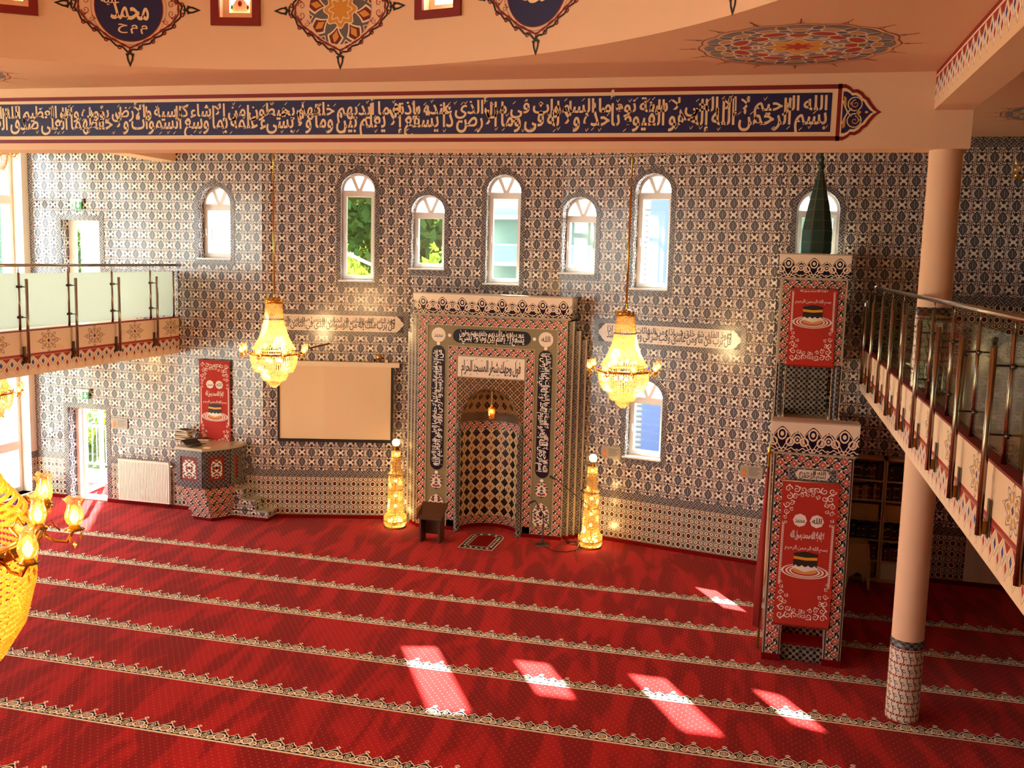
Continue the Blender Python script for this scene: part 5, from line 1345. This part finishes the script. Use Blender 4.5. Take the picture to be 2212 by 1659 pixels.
# ------------------------------------------------------------------ radiators
def radiator(fr, s0, s1, z0, z1, label):
    t = thing('radiator', label, 'radiator', fr.P((s0+s1)/2, z0, .05), 'panel radiators')
    MB().slab(fr, s0, s1, z0, z1, .04, .1).build('body', 'radiator_enamel', t)
    b = MB(); n = int((s1-s0)/.036)
    for i in range(n):
        a = s0+.02+(s1-s0-.04)*i/n; b.slab(fr, a, a+.024, z0+.03, z1-.03, .1, .108)
    tag(b.build('ribbed_front', 'radiator_enamel', t), kind='stuff')
    MB().slab(fr, s0-.004, s1+.004, z1-.004, z1+.012, .035, .108).build('top_grille', 'radiator_enamel', t)
    MB().slab(fr, s1, s1+.012, z0, z1, .035, .105).build('side_cover', 'radiator_enamel', t)
    MB().tube([fr.P(s1+.01, z1-.06, .07), fr.P(s1+.07, z1-.06, .07)], .018).build('valve', 'pvc', t)
    MB().tube([fr.P(s1-.06, 0.0, .07), fr.P(s1-.06, z0+.01, .07)], .009).build('pipe', 'chrome', t); MB().tube([fr.P(s1-.1, 0.0, .07), fr.P(s1-.1, z0+.01, .07)], .009).build('pipe', 'chrome', t)
radiator(FA, -12.18+14.12, -11.06+14.12, .1, .91, 'white panel radiator on the tiled wall beside the open door')
radiator(FD, 3.3-.15, 4.5-.15, .1, .92, 'beige panel radiator on the wall under the balcony beside the bookcases')
# ------------------------------------------------------------------ plaques, signs, switches
def plaque(fr, s0, s1, z0, z1, label):
    t = thing('wall_plaque', label, 'plaque', fr.P((s0+s1)/2, z0, 0), 'information plaques with a lantern picture'); r = .035
    pl = []
    for cx, cz, a in ((s1-r, z0+r, -pi/2), (s1-r, z1-r, 0), (s0+r, z1-r, pi/2), (s0+r, z0+r, pi)):
        pl += [(cx+r*math.cos(a+pi/2*i/4), cz+r*math.sin(a+pi/2*i/4)) for i in range(5)]
    MB().prism(pl, [], fr, .012, .02).build('plate', 'plaque', t)
    w, h = s1-s0, z1-z0; f = fr.m(.022)
    b = MB(); b.poly([(s0+.1*w, z0+.12*h), (s0+.28*w, z0+.12*h), (s0+.28*w, z0+.6*h), (s0+.22*w, z0+.72*h), (s0+.19*w, z0+.88*h), (s0+.16*w, z0+.72*h), (s0+.1*w, z0+.6*h)], [], f); b.build('lantern_picture', 'plaque_picture', t)
    b = MB(); b.poly(rect(s0+.12*w, s0+.26*w, z0+.25*h, z0+.5*h), [], fr.m(.0235)); b.build('lantern_glow', 'sun_amber', t)
    b = MB()
    for i in range(6): b.strip([(s0+.38*w, z0+(.82-.11*i)*h), (s0+(.9-.07*(i % 3))*w, z0+(.82-.11*i)*h)], .006, f)
    tag(b.build('text_lines', 'black_paint', t), kind='stuff')
    for sx in (s0+.03, s1-.03): MB().tube([fr.P(sx, (z0+z1)/2, 0), fr.P(sx, (z0+z1)/2, .012)], .008, 8).build('spacer', 'chrome', t)
plaque(FA, -12.36+14.12, -12.0+14.12, 1.5, 1.715, 'grey plaque with lantern picture on the wall above the white radiator')
s0, z1 = FC.px(1300, 962); s1, z0 = FC.px(1341, 993); plaque(FC, s0, s1, z0, z1, 'brown plaque with lantern picture under the lower arched window')
s0, z1 = FC.px(1600, 1003); s1, z0 = FC.px(1647, 1036); plaque(FC, s0, s1, z0, z1, 'brown plaque with lantern picture on the wall behind the furled flag')
def exit_sign(z, s, label):
    t = thing('exit_sign', label, 'exit sign', FA.P(s, z, 0), 'green exit signs'); f = FA.m(.072)
    MB().slab(FA, s-.13, s+.13, z+.0, z+.05, 0, .07).build('housing', 'pvc', t)
    MB().slab(FA, s-.125, s+.125, z-.14, z, .05, .07).build('panel', 'sign_green', t)
    b = MB(); b.poly(rect(s-.12, s-.012, z-.135, z-.006), [], f); b.build('door_field', 'white_print', t)
    b = MB(); g = FA.m(.074); b.disc(s-.075, z-.028, .011, .011, g, 0, 10); b.strip([(s-.082, z-.045), (s-.068, z-.085), (s-.045, z-.1), (s-.05, z-.128)], .016, g); b.strip([(s-.068, z-.085), (s-.09, z-.105), (s-.11, z-.105)], .014, g); b.strip([(s-.1, z-.07), (s-.08, z-.05), (s-.055, z-.065)], .01, g)
    b.build('running_figure', 'sign_green', t)
    b = MB(); b.poly([(s+.035, z-.012), (s+.075, z-.012), (s+.075, z-.065), (s+.105, z-.065), (s+.055, z-.13), (s+.005, z-.065), (s+.035, z-.065)], [], g); b.build('arrow', 'white_print', t)
    MB().slab(FA, s+.14, s+.17, z+.02, z+.06, 0, .04).build('test_knob', 'black_plastic', t)
exit_sign(5.9, -13.0+14.12, 'green exit sign above the upper balcony door'); exit_sign(2.2, -12.96+14.12, 'green exit sign above the open ground floor door')
def switch(fr, px, py, label, h=.08):
    s, z = fr.px(px, py); t = thing('light_switch', label, 'switch', fr.P(s, z-h/2, 0), 'white wall switches and sockets')
    MB().slab(fr, s-.04, s+.04, z-h/2, z+h/2, 0, .012).build('plate', 'pvc', t); MB().slab(fr, s-.026, s+.026, z-h/2+.014, z+h/2-.014, .012, .018).build('rocker', 'pvc', t)
switch(FA, 262, 976, 'white light switch just above the radiator'); switch(FA, 258, 1049, 'white socket plate between open door and radiator'); switch(FA, 111, 928, 'small white switch between the tall window and the open door'); switch(FA, 244, 567, 'white switch beside the upper balcony door')
switch(FB, 878, 1084, 'white double socket behind the crystal floor lamp', .09)

# ------------------------------------------------------------------ books and stand on the pulpit
def book(name, label, group, cmat, L, W_, T, loc, rot, open_=False):
    t = thing(name, label, 'book', (0, 0, 0), group)
    MB().box(-L/2, L/2, -W_/2, W_/2, 0, T*.12).box(-L/2, L/2, -W_/2, W_/2, T*.88, T).box(-L/2, L/2, W_/2-.004, W_/2, 0, T).build('cover', cmat, t)
    MB().box(-L/2+.006, L/2-.006, -W_/2+.006, W_/2-.004, T*.12, T*.88).build('pages', 'paper', t)
    t.location = loc; t.rotation_euler = (0, 0, rot); return t
base = onZ(392, 952, 1.43); z = 1.43; rnd = random.Random(3)
for i, (cm, lb) in enumerate((('book_red', 'red bound book lowest in the leaning pile on the pulpit'), ('book_brown', 'brown book second lowest in the pile on the pulpit'), ('book_black', 'black gilt book in the middle of the pulpit pile'), ('book_tan', 'tan book above the black one in the pulpit pile'), ('book_green', 'dark green book second from the top of the pulpit pile'), ('book_black', 'slim black book on top of the pulpit pile'))):
    T = rnd.choice([.03, .038, .045]); bk = book('book', lb, 'books piled on the pulpit', cm, .30-.012*i, .21-.006*i, T, (base.x+.03+rnd.uniform(-.03, .03), base.y+.06+rnd.uniform(-.02, .02), z), rnd.uniform(-.3, .3)); z += T
bk = book('book', 'brown book lying apart to the side of the pulpit pile', 'books piled on the pulpit', 'book_brown', .26, .19, .04, (base.x+.34, base.y+.2, 1.43), .3)
q = onZ(418, 962, 1.43)
st = thing('book_rest', 'open black folding book rest lying on the pulpit top', 'book stand', (q.x, q.y, 1.43))
for sg in (-1, 1):
    b = MB(); c = Vector((q.x, q.y, 1.46)); d = Vector((.9, -.42, 0)).normalized(); n_ = Vector((.42, .9, 0)).normalized()*.16
    e = c+d*sg*.17+Vector((0, 0, .07 if sg < 0 else .015)); b.face([c-n_, c+n_, e+n_, e-n_]); b.face([x-Vector((0, 0, .01)) for x in (c-n_, e-n_, e+n_, c+n_)])
    for A, B in ((c-n_, e-n_), (e-n_, e+n_), (e+n_, c+n_)): b.face([A, B, B-Vector((0, 0, .01)), A-Vector((0, 0, .01))])
    b.build('board', 'black_plastic', st)
MB().tube([Vector((q.x, q.y, 1.455))-n_, Vector((q.x, q.y, 1.455))+n_], .012).build('hinge', 'black_plastic', st)
MB().box(q.x-.1, q.x+.1, q.y-.03, q.y+.03, 1.43, 1.446).build('foot', 'black_plastic', st)
q = onZ(448, 968, 1.43); tag(MB().box(q.x-.07, q.x+.05, q.y-.04, q.y+.05, 1.43, 1.438).build('folded_paper', 'white_print'), 'folded white paper lying at the pulpit edge', 'paper')

# ------------------------------------------------------------------ lectern, rug, microphones, cable, speaker
q = onZ(928, 1172, 0); lx, ly = q.x, q.y+.12
le = thing('quran_lectern', 'low dark wooden lectern with slanted top beside the mihrab', 'lectern', (lx, ly, 0))
for x in (-.19, .16): MB().box(lx+x, lx+x+.03, ly-.14, ly+.14, 0, .52).build('side_panel', 'wood', le)
MB().box(lx-.16, lx+.16, ly+.1, ly+.12, .1, .5).build('back_board', 'wood', le)
b = MB(); b.face([(lx-.24, ly-.2, .46), (lx+.24, ly-.2, .46), (lx+.24, ly+.18, .66), (lx-.24, ly+.18, .66)]); b.face([(lx-.24, ly+.18, .63), (lx+.24, ly+.18, .63), (lx+.24, ly-.2, .43), (lx-.24, ly-.2, .43)])
b.face([(lx-.24, ly-.2, .43), (lx+.24, ly-.2, .43), (lx+.24, ly-.2, .46), (lx-.24, ly-.2, .46)]); b.face([(lx+.24, ly-.2, .43), (lx+.24, ly+.18, .63), (lx+.24, ly+.18, .66), (lx+.24, ly-.2, .46)]); b.face([(lx-.24, ly+.18, .63), (lx-.24, ly-.2, .43), (lx-.24, ly-.2, .46), (lx-.24, ly+.18, .66)])
b.build('slanted_top', 'wood', le); MB().box(lx-.24, lx-.225, ly-.2, ly+.18, .46, .62).build('side_lip', 'wood_light', le)
b = MB()
for i in range(3):
    for sg in (-1, 1): scroll(b, lambda x, y: Vector((lx+.191, ly+x, y)), sg*.05, .14+.1*i, .035, sg, 0)
b.build('carved_side', 'book_brown', le)
A, B = onZ(989, 1183, 0), onZ(1063, 1190, 0); cx, cy = (A.x+B.x)/2, A.y; rw = (B.x-A.x)/2; RL = 1.02
rg = thing('prayer_rug', 'small arched red prayer rug with black patterned border before the mihrab', 'rug', (cx, cy, 0))
def arch2(r, y0, L): return [(cx-r, y0), (cx+r, y0)]+[(cx+r*math.cos(pi*i/16), y0+L-r*.8+r*.8*math.sin(pi*i/16)) for i in range(17)]
FZ = lambda z: (lambda x, y: Vector((x, y, z)))
b = MB(); b.poly(arch2(rw, cy, RL), [], FZ(.006)); b.build('white_edge', 'white_print', rg)
b = MB(); b.poly(arch2(rw-.015, cy+.02, RL-.035), [], FZ(.009)); b.build('black_border', 'navy_tile', rg)
b = MB(); b.poly(arch2(rw-.12, cy+.15, RL-.28), [], FZ(.012)); b.build('white_line', 'white_print', rg)
b = MB(); b.poly(arch2(rw-.13, cy+.16, RL-.30), [], FZ(.014)); b.build('red_field', 'carpet_plain', rg)
b = MB()
for i in range(7): b.disc(cx-rw+.07, cy+.2+.1*i, .025, .03, FZ(.012), 0, 8); b.disc(cx+rw-.07, cy+.2+.1*i, .025, .03, FZ(.012), 0, 8)
for i in range(5): b.disc(cx-.2+.1*i, cy+.08, .03, .025, FZ(.012), 0, 8); a = pi*(i+.5)/5; b.disc(cx+(rw-.07)*math.cos(a), cy+RL-.03-rw*.8+(rw-.07)*.8*math.sin(a), .028, .028, FZ(.012), 0, 8)
tag(b.build('border_flowers', 'white_print', rg), kind='stuff')
q = onZ(1172, 1177, 0)
m1 = thing('microphone_stand', 'short round-based microphone stand with drooping boom before the mihrab', 'microphone stand', (q.x, q.y, 0), 'microphone stands')
MB().lathe([(.13, 0), (.13, .015), (.03, .03), (.012, .035)], 24, q).build('base', 'steel_dark', m1, True); MB().tube([(q.x, q.y, .03), (q.x, q.y, .55)], .01).build('pole', 'black_plastic', m1)
MB().tube([(q.x+.12, q.y-.05, .35), (q.x, q.y, .55), (q.x-.17, q.y+.05, .78)], .008).build('boom', 'black_plastic', m1); MB().tube([(q.x-.17, q.y+.05, .78), (q.x-.27, q.y+.02, .73)], [.014, .024]).build('microphone', 'black_plastic', m1, True)
q = onZ(1252, 1183, 0)
m2 = thing('microphone_stand', 'tall tripod microphone stand with long boom beside the crystal lamp', 'microphone stand', (q.x, q.y, 0), 'microphone stands')
for a in (.2, 2.3, 4.4): MB().tube([(q.x, q.y, .12), (q.x+.3*math.cos(a+.25), q.y+.3*math.sin(a+.25), .012)], .009).build('leg', 'black_plastic', m2)
MB().tube([(q.x, q.y, .03), (q.x, q.y, 1.02)], .011).build('pole', 'black_plastic', m2)
tp = onY(1197, 1032, q.y); en = onY(1276, 1096, q.y)
MB().tube([(en.x, en.y, en.z), (tp.x, tp.y, tp.z)], .008).build('boom', 'black_plastic', m2); MB().tube([(tp.x+.04, tp.y, tp.z-.03), (tp.x-.08, tp.y, tp.z+.02)], [.014, .026]).build('microphone', 'black_plastic', m2, True); MB().ball((q.x, q.y, 1.03), .025).build('joint', 'black_plastic', m2)
pts = [onZ(x, y, .008) for x, y in ((1175, 1180), (1195, 1190), (1225, 1192), (1255, 1185), (1245, 1172), (1222, 1168), (1232, 1176), (1265, 1180))]
tag(MB().tube(pts, .006, 6).build('microphone_cable', 'black_plastic'), 'thin black cable looping between the two microphone stands', 'cable')
q = onZ(884, 1128, 0); sp_ = thing('floor_monitor', 'small black wedge speaker on the carpet beside the crystal lamp', 'speaker', (q.x, q.y, 0))
b = MB(); P_ = [(q.x-.12, q.y, 0), (q.x+.14, q.y, 0), (q.x+.14, q.y+.18, 0), (q.x-.12, q.y+.18, 0), (q.x-.12, q.y+.05, .16), (q.x+.14, q.y+.05, .16), (q.x+.14, q.y+.18, .2), (q.x-.12, q.y+.18, .2)]
for f in ((3, 2, 1, 0), (0, 1, 5, 4), (1, 2, 6, 5), (2, 3, 7, 6), (3, 0, 4, 7), (4, 5, 6, 7)): b.face([P_[i] for i in f])
b.build('cabinet', 'black_plastic', sp_); MB().disc(q.x+.01, .085, .06, .06, lambda x, y: Vector((x, q.y+.022, y)), 0, 16).build('cone', 'steel_dark', sp_)

# ------------------------------------------------------------------ bookcases
SH = [.36, .70, 1.03, 1.35, 1.67]
def bookcase(x0, x1, label, drawer):
    t = thing('bookcase', label, 'bookcase', ((x0+x1)/2, 16.64, 0), 'tall open bookcases'); y0, y1 = 16.5, 16.79
    for x in (x0, x1-.025): MB().box(x, x+.025, y0, y1, 0, 2.03).build('side_panel', 'shelf_wood', t)
    MB().box(x0, x1, y1-.01, y1, 0, 2.03).build('back_panel', 'shelf_wood', t); MB().box(x0, x1, y0, y1, 2.0, 2.03).build('top', 'shelf_wood', t)
    for z in [.06]+SH: MB().box(x0+.025, x1-.025, y0+.005, y1-.01, z-.025, z).build('shelf', 'shelf_wood', t)
    MB().box(x0+.025, x1-.025, y0+.02, y0+.035, 0, .04).build('plinth', 'shelf_wood', t)
    if drawer:
        d = MB().box(x0+.028, x1-.028, y0-.005, y0+.012, .065, .33).build('drawer_front', 'plaster_white', t); MB().ball(((x0+x1)/2, y0-.015, .2), .012).build('knob', 'shelf_wood', d)
bookcase(1.36, 1.99, 'tall wooden bookcase standing nearest the minbar', False); bookcase(2.0, 2.66, 'tall wooden bookcase with a white bottom drawer', True)
BK = {}
def shelf_book(cm, w, h, x, z, gilt, label, group, lean=0):
    key = (cm, gilt)
    if key not in BK:
        t = thing('book', label, 'book', (0, 0, 0), group)
        MB().box(0, 1, 0, .19, 0, 1).build('cover', cm, t)
        if gilt:
            for a in ((.72, .8), (.2, .26)): MB().box(.08, .92, -.003, 0, *a).build('spine_band', 'gilt', t)
        BK[key] = t
        o = t
    else: o = dup(BK[key], None, None, None, label, group)
    o.location = (x, 16.54, z); o.scale = (w, 1, h); o.rotation_euler = (0, lean, 0); return o
rb = random.Random(11)
ROW = {4: (['book_black', 'book_maroon', 'book_navy', 'book_brown'], ['book_black']), 3: (['book_maroon', 'book_tan'], ['book_black', 'book_brown']), 2: (['book_cream'], ['book_cream']), 1: (['book_navy', 'book_black', 'book_green'], ['book_maroon', 'book_black']), 0: (['book_red', 'book_maroon'], ['book_maroon', 'book_brown'])}
rn = {0: 'lowest open shelf', 1: 'second shelf from below', 2: 'middle shelf', 3: 'second shelf from the top', 4: 'top shelf'}
cn = {'book_black': 'black', 'book_maroon': 'maroon', 'book_navy': 'navy', 'book_brown': 'brown', 'book_tan': 'tan', 'book_cream': 'cream', 'book_green': 'dark green', 'book_red': 'red'}
for r in range(5):
    for side, (x0, x1) in enumerate(((1.39, 1.96), (2.03, 2.40))):
        x = x0; cols = ROW[r][side]; i = 0; z = SH[r]
        while x < x1-.045:
            cm = cols[i % len(cols)] if r in (2,) or side == 1 else rb.choice(cols); w = {2: .042}.get(r, rb.choice([.034, .04, .048])); h = .24 if r == 2 else rb.uniform(.2, .27)
            g = rb.random() < .6 and cm != 'book_cream'
            lab = '%s-spined book upright on the %s of the bookcase %s' % (cn[cm], rn[r], 'nearest the minbar' if side == 0 else 'with the drawer')
            shelf_book(cm, w-.002, h, x, z, g, lab, 'books on the bookcase shelves', .0)
            x += w; i += 1
for k in range(5):
    shelf_book(rb.choice(['book_red', 'book_maroon', 'book_tan']), .2, .028, 1.42+.22*(k % 2), .062+.03*(k//2), False, 'book lying flat in the low pile at the bottom of the bookcase nearest the minbar', 'flat books at the bottom of the bookcase')

# ------------------------------------------------------------------ plastic stools
def stool(label, m, group):
    t = thing('plastic_stool', label, 'stool', (0, 0, 0), group); h = .42; a, c = .135, .175
    MB().box(-a-.015, a+.015, -a-.015, a+.015, h-.03, h).build('seat', m, t)
    for sx in (-1, 1):
        for sy in (-1, 1):
            b = MB(); q = []
            for z, d, w in ((0, c, .028), (h-.03, a, .04)):
                q += [(sx*d-w*.5*(1+sx)+w*0 if False else sx*d+e*w, sy*d+g*w, z) for e, g in ((-.5, -.5), (.5, -.5), (.5, .5), (-.5, .5))]
            for f in ((0, 1, 5, 4), (1, 2, 6, 5), (2, 3, 7, 6), (3, 0, 4, 7), (3, 2, 1, 0)): b.face([q[i] for i in f])
            b.build('leg', m, t)
    for k in range(4):
        ca, sa = math.cos(k*pi/2), math.sin(k*pi/2); b = MB()
        def W3(x, z): d = c+(a-c)*z/h; return Vector((ca*d-sa*x, sa*d+ca*x, z))
        b.poly([(-a, h-.03), (-c*.93, .16), (0, h-.16), (c*.93, .16), (a, h-.03)], [], W3); b.build('side_web', m, t)
    return t
s1 = stool('cream plastic stool lowest in the stack before the bookcase', 'plastic_cream', 'cream stools stacked before the bookcase')
q = onZ(1846, 1268, 0); s1.location = (q.x, q.y+.1, 0); s1.rotation_euler = (0, 0, .15)
for k in range(1, 5): dup(s1, None, (q.x, q.y+.1, .075*k), .15, ('cream plastic stool on top of the stack before the bookcase' if k == 4 else 'cream plastic stool inside the stack before the bookcase'))
s2 = stool('white plastic stool lowest in the stack outside the open door', 'plastic_white', 'white stools outside the open door')
q = FA.P(1.62, 0, -1.35); s2.location = (q.x-.05, q.y+.35, -.02); s2.rotation_euler = (0, 0, .5)
for k in range(1, 4): dup(s2, None, (q.x-.05, q.y+.35, -.02+.08*k), .5, 'white plastic stool higher up in the stack outside the open door')
dup(s2, None, (q.x-.22, q.y-.12, -.02), .2, 'single white plastic stool standing before the stack outside the door')
bpy.data.objects.remove(_to)
# ------------------------------------------------------------------ outside: ground, terrace, trees, neighbouring buildings
def poly3(mb, pts, mi=0): mb.face(pts, None, mi)
structure(MB().box(-70, 60, 18.2, 120, -3.4, -3.2).build('ground_outside', 'asphalt'))
structure(MB().box(-70, -14.7, -20, 18.2, -3.4, -3.2).build('ground_outside', 'grass'))
structure(MB().box(-19, -11.2, 17.16, 19.4, -.3, -.02).box(-19, -14.64, 4, 17.16, -.3, -.02).build('terrace_outside', 'marble_top'))
structure(MB().box(-40, -20, 30, 60, -3.2, -2.9).build('lawn_outside', 'grass'))
rl = thing('terrace_railing', 'white metal railing of upright bars on the terrace beyond the door', 'railing', (-14.5, 19.3, 0))
for z in (.12, 1.0): MB().tube([(-18.8, 19.3, z), (-11.3, 19.3, z)], .03).build('rail', 'metal_rail', rl)
pb = None
for k in range(62):
    x = -18.7+.12*k
    if pb is None: pb = MB().tube([(x, 19.3, .12), (x, 19.3, 1.0)], .012, 6).build('bar', 'metal_rail', rl)
    else: c = pb.copy(); C.objects.link(c); c.parent = rl; c.location = pb.location+Vector((.12*k, 0, 0))
def crown(name, label, loc, r, h, trunk, m, n, leaf, group='trees and shrubs outside', seed=0):
    t = thing(name, label, 'tree' if trunk > .5 else 'shrub', (0, 0, 0), group); R_ = random.Random(seed); b = MB()
    lobes = [(R_.uniform(-.5, .5)*r, R_.uniform(-.5, .5)*r, trunk+h*R_.uniform(.3, .75), r*R_.uniform(.4, .6)) for i in range(9)]
    for i in range(n):
        lx_, ly_, lz_, lr = R_.choice(lobes); d = Vector((R_.gauss(0, 1), R_.gauss(0, 1), R_.gauss(0, 1))).normalized()*lr*R_.uniform(.7, 1.05)
        p = Vector((lx_, ly_, lz_))+Vector((d.x, d.y, d.z*.9*h/(2*r)))
        u = Vector((R_.gauss(0, 1), R_.gauss(0, 1), R_.gauss(0, 1))).normalized(); v = u.orthogonal().normalized(); s = leaf*R_.uniform(.6, 1.3)
        b.face([p-u*s, p-v*s*.5, p+u*s, p+v*s*.5], [(0, 0)]*4)
    tag(b.build('foliage', m, t), kind='stuff')
    MB().tube([(0, 0, 0), (.05*r, 0, trunk), (0, .03*r, trunk+h*.4)], [.12*r**.5, .09*r**.5, .03], 8).build('trunk', 'bark', t, True)
    for a in range(4): MB().tube([(0, 0, trunk*.8), (.3*r*math.cos(a*1.6), .3*r*math.sin(a*1.6), trunk+h*.45)], [.05*r**.5, .015], 6).build('branch', 'bark', t)
    t.location = loc; return t
crown('broadleaf_tree', 'sunlit yellow-green tree seen through the tall arched window left of the mihrab', (-17.5, 38, -3.2), 4.2, 7.5, 1.8, 'cloth_leaf', 5200, .26, seed=1)
crown('broadleaf_tree', 'sunlit yellow-green tree seen through the small arched window above the mihrab cornice', (-11.8, 40, -3.2), 3.6, 8.2, 1.8, 'cloth_leaf', 5200, .26, seed=2)
crown('dark_tree', 'tall dark green tree behind the sunlit one in the tall window', (-22, 58, -3.2), 6, 14, 2.5, 'cloth_leaf_dark', 4200, .45, seed=3)
crown('dark_tree', 'wide dark green tree far beyond the lower parking area', (-13.5, 62, -3.2), 6, 11, 2, 'cloth_leaf_dark', 4200, .45, seed=4)
crown('terrace_shrub', 'bright yellow-green shrub growing behind the terrace railing', (-15.0, 20.6, -1.1), 1.2, 2.1, .4, 'cloth_leaf', 2600, .09, seed=5)
crown('terrace_shrub', 'bright green shrub growing close to the terrace corner', (-14.1, 20.9, -1.2), 1.1, 2.0, .4, 'cloth_leaf', 2400, .09, seed=6)
crown('terrace_tree', 'green tree seen through the upper balcony door', (-22, 31, -3.2), 3.4, 9.6, 1.5, 'cloth_leaf_dark', 4200, .24, seed=7)
crown('terrace_tree', 'sunlit tree seen through the lower part of the tall side window', (-24, 24, -3.2), 3.4, 8.4, 1.5, 'cloth_leaf', 4200, .24, seed=8)
crown('terrace_shrub', 'dark shrub on the bank outside the tall side window', (-21.5, 20.5, -1.8), 1.5, 2.4, .5, 'cloth_leaf_dark', 2400, .12, seed=9)
hl = MB()
for k in range(12):
    a0, a1 = -60+k*9, -60+(k+1)*9; z0, z1 = 14+5*math.sin(k*.9), 14+5*math.sin((k+1)*.9)
    hl.face([(a0, 118, -3), (a1, 118, -3), (a1, 118, z0*0+z1), (a0, 118, z0)]); hl.face([(a0, 118, z0), (a1, 118, z1), (a1, 135, z1+6), (a0, 135, z0+6)])
structure(hl.build('hills_outside', 'leaf_far'))
hl = MB()
for k in range(8):
    a0, a1 = -5+k*14, -5+(k+1)*14; z0, z1 = 12+4*math.sin(k*1.1), 12+4*math.sin((k+1)*1.1)
    hl.face([(-75, a0, -3), (-75, a1, -3), (-75, a1, z1), (-75, a0, z0)]); hl.face([(-75, a0, z0), (-75, a1, z1), (-95, a1, z1+7), (-95, a0, z0+7)])
structure(hl.build('hills_outside', 'leaf_far'))
def facade(x0, x1, y, z0, z1, dep, m, name, label):
    t = thing(name, label, 'building', ((x0+x1)/2, y, z0)); MB().box(x0, x1, y, y+dep, z0, z1).build('walls', m, t); return t
# glass balcony building seen through the middle window
X0, X1 = -9.2, -5.4
t = facade(X0, X1, 32.2, -3.2, 8.6, 6, 'facade_white', 'office_building', 'pale office building with glass balcony fronts behind the middle arched window')
for k in range(7):
    z = -2.6+1.5*k
    MB().box(X0+.1, X1-.1, 32.1, 32.2, z+.55, z+1.4).build('window', 'facade_glass', t); MB().box(X0-.1, X1+.1, 31.2, 32.2, z-.12, z).build('balcony_slab', 'facade_white', t)
    MB().box(X0, X1, 31.2, 31.23, z, z+.52).build('glass_front', 'facade_glass', t); MB().tube([(X0, 31.2, z+.55), (X1, 31.2, z+.55)], .03).build('handrail', 'metal_rail', t)
# slatted facade behind the small window on the right
t = facade(-5.2, -3.6, 31.2, -3.2, 7.0, 5, 'facade_white', 'slatted_building', 'building with pale horizontal slats behind the small window right of the centre')
for k in range(60): MB().box(-5.2, -3.6, 31.12, 31.2, -3.1+.165*k, -3.0+.165*k).build('slat', 'facade_slat', t)
# blue facade behind the tall window on the right
t = facade(-3.5, -1.75, 30.2, -3.2, 9.5, 5, 'facade_blue', 'blue_building', 'building with blue end wall and white strip behind the tall window')
MB().box(-2.35, -1.2, 29.9, 30.15, -3.2, 9.5).build('white_strip', 'facade_white', t)
for z in (3.6, 5.2): MB().lathe([(.0, .25), (.16, .0), (.14, -.02)], 8, (-2.0, 29.7, z)).build('wall_lamp', 'steel_dark', t)
for k in range(4): MB().box(-2.3+.22*k, -2.25+.22*k, 29.86, 29.9, -3.2, 9.5).build('strip_rib', 'facade_slat', t)
# low sheet roof and siding behind the low window
t = facade(-.9, 2.6, 26.0, -3.2, 1.0, 4, 'facade_white', 'low_shed', 'low shed with pale siding and sheet roof behind the low window')
for k in range(28): MB().box(-.9, 2.6, 25.94, 26.0, -3.1+.15*k, -3.0+.15*k).build('siding_board', 'facade_slat', t)
b = MB(); b.face([(-1.1, 25.7, 1.0), (2.8, 25.7, 1.0), (2.8, 30.2, 2.0), (-1.1, 30.2, 2.0)]); b.build('roof', 'roof_sheet', t)
# stone wall behind the window over the screen corner
t = facade(-16.2, -12.2, 23.0, -3.2, 9, 4, 'facade_stone', 'stone_building', 'pale stone-clad house wall behind the arched window over the pulpit')
MB().box(-16.2, -13.2, 23.0, 27.0, 9, 13).build('sun_block', 'facade_stone', t)  # unseen block added on top to narrow the sun reaching this window
sb = None
for r in range(30):
    for c_ in range(6):
        x = -16.2+.68*c_+(.34 if r % 2 else 0); z = -1+.33*r
        if x+.66 > -12.2: continue
        if sb is None: sb = MB().box(x, x+.66, 22.97, 23.0, z, z+.31).build('stone', 'facade_stone', t); ox, oz = x, z
        else: s_ = sb.copy(); C.objects.link(s_); s_.parent = t; s_.location = sb.location+Vector((x-ox, 0, z-oz))
# street lamp arm in front of the trees
sl_ = thing('street_lamp', 'thin curved street lamp in front of the sunlit tree', 'street lamp', (-13.2, 33, -3.2))
MB().tube([(-13.2, 33, -3.2), (-13.2, 33, 3.9), (-13.4, 33, 4.6), (-14.4, 33, 5.0)], .06).build('pole', 'metal_rail', sl_); MB().box(-15.0, -14.3, 32.9, 33.1, 4.95, 5.08).build('lamp_head', 'metal_rail', sl_)
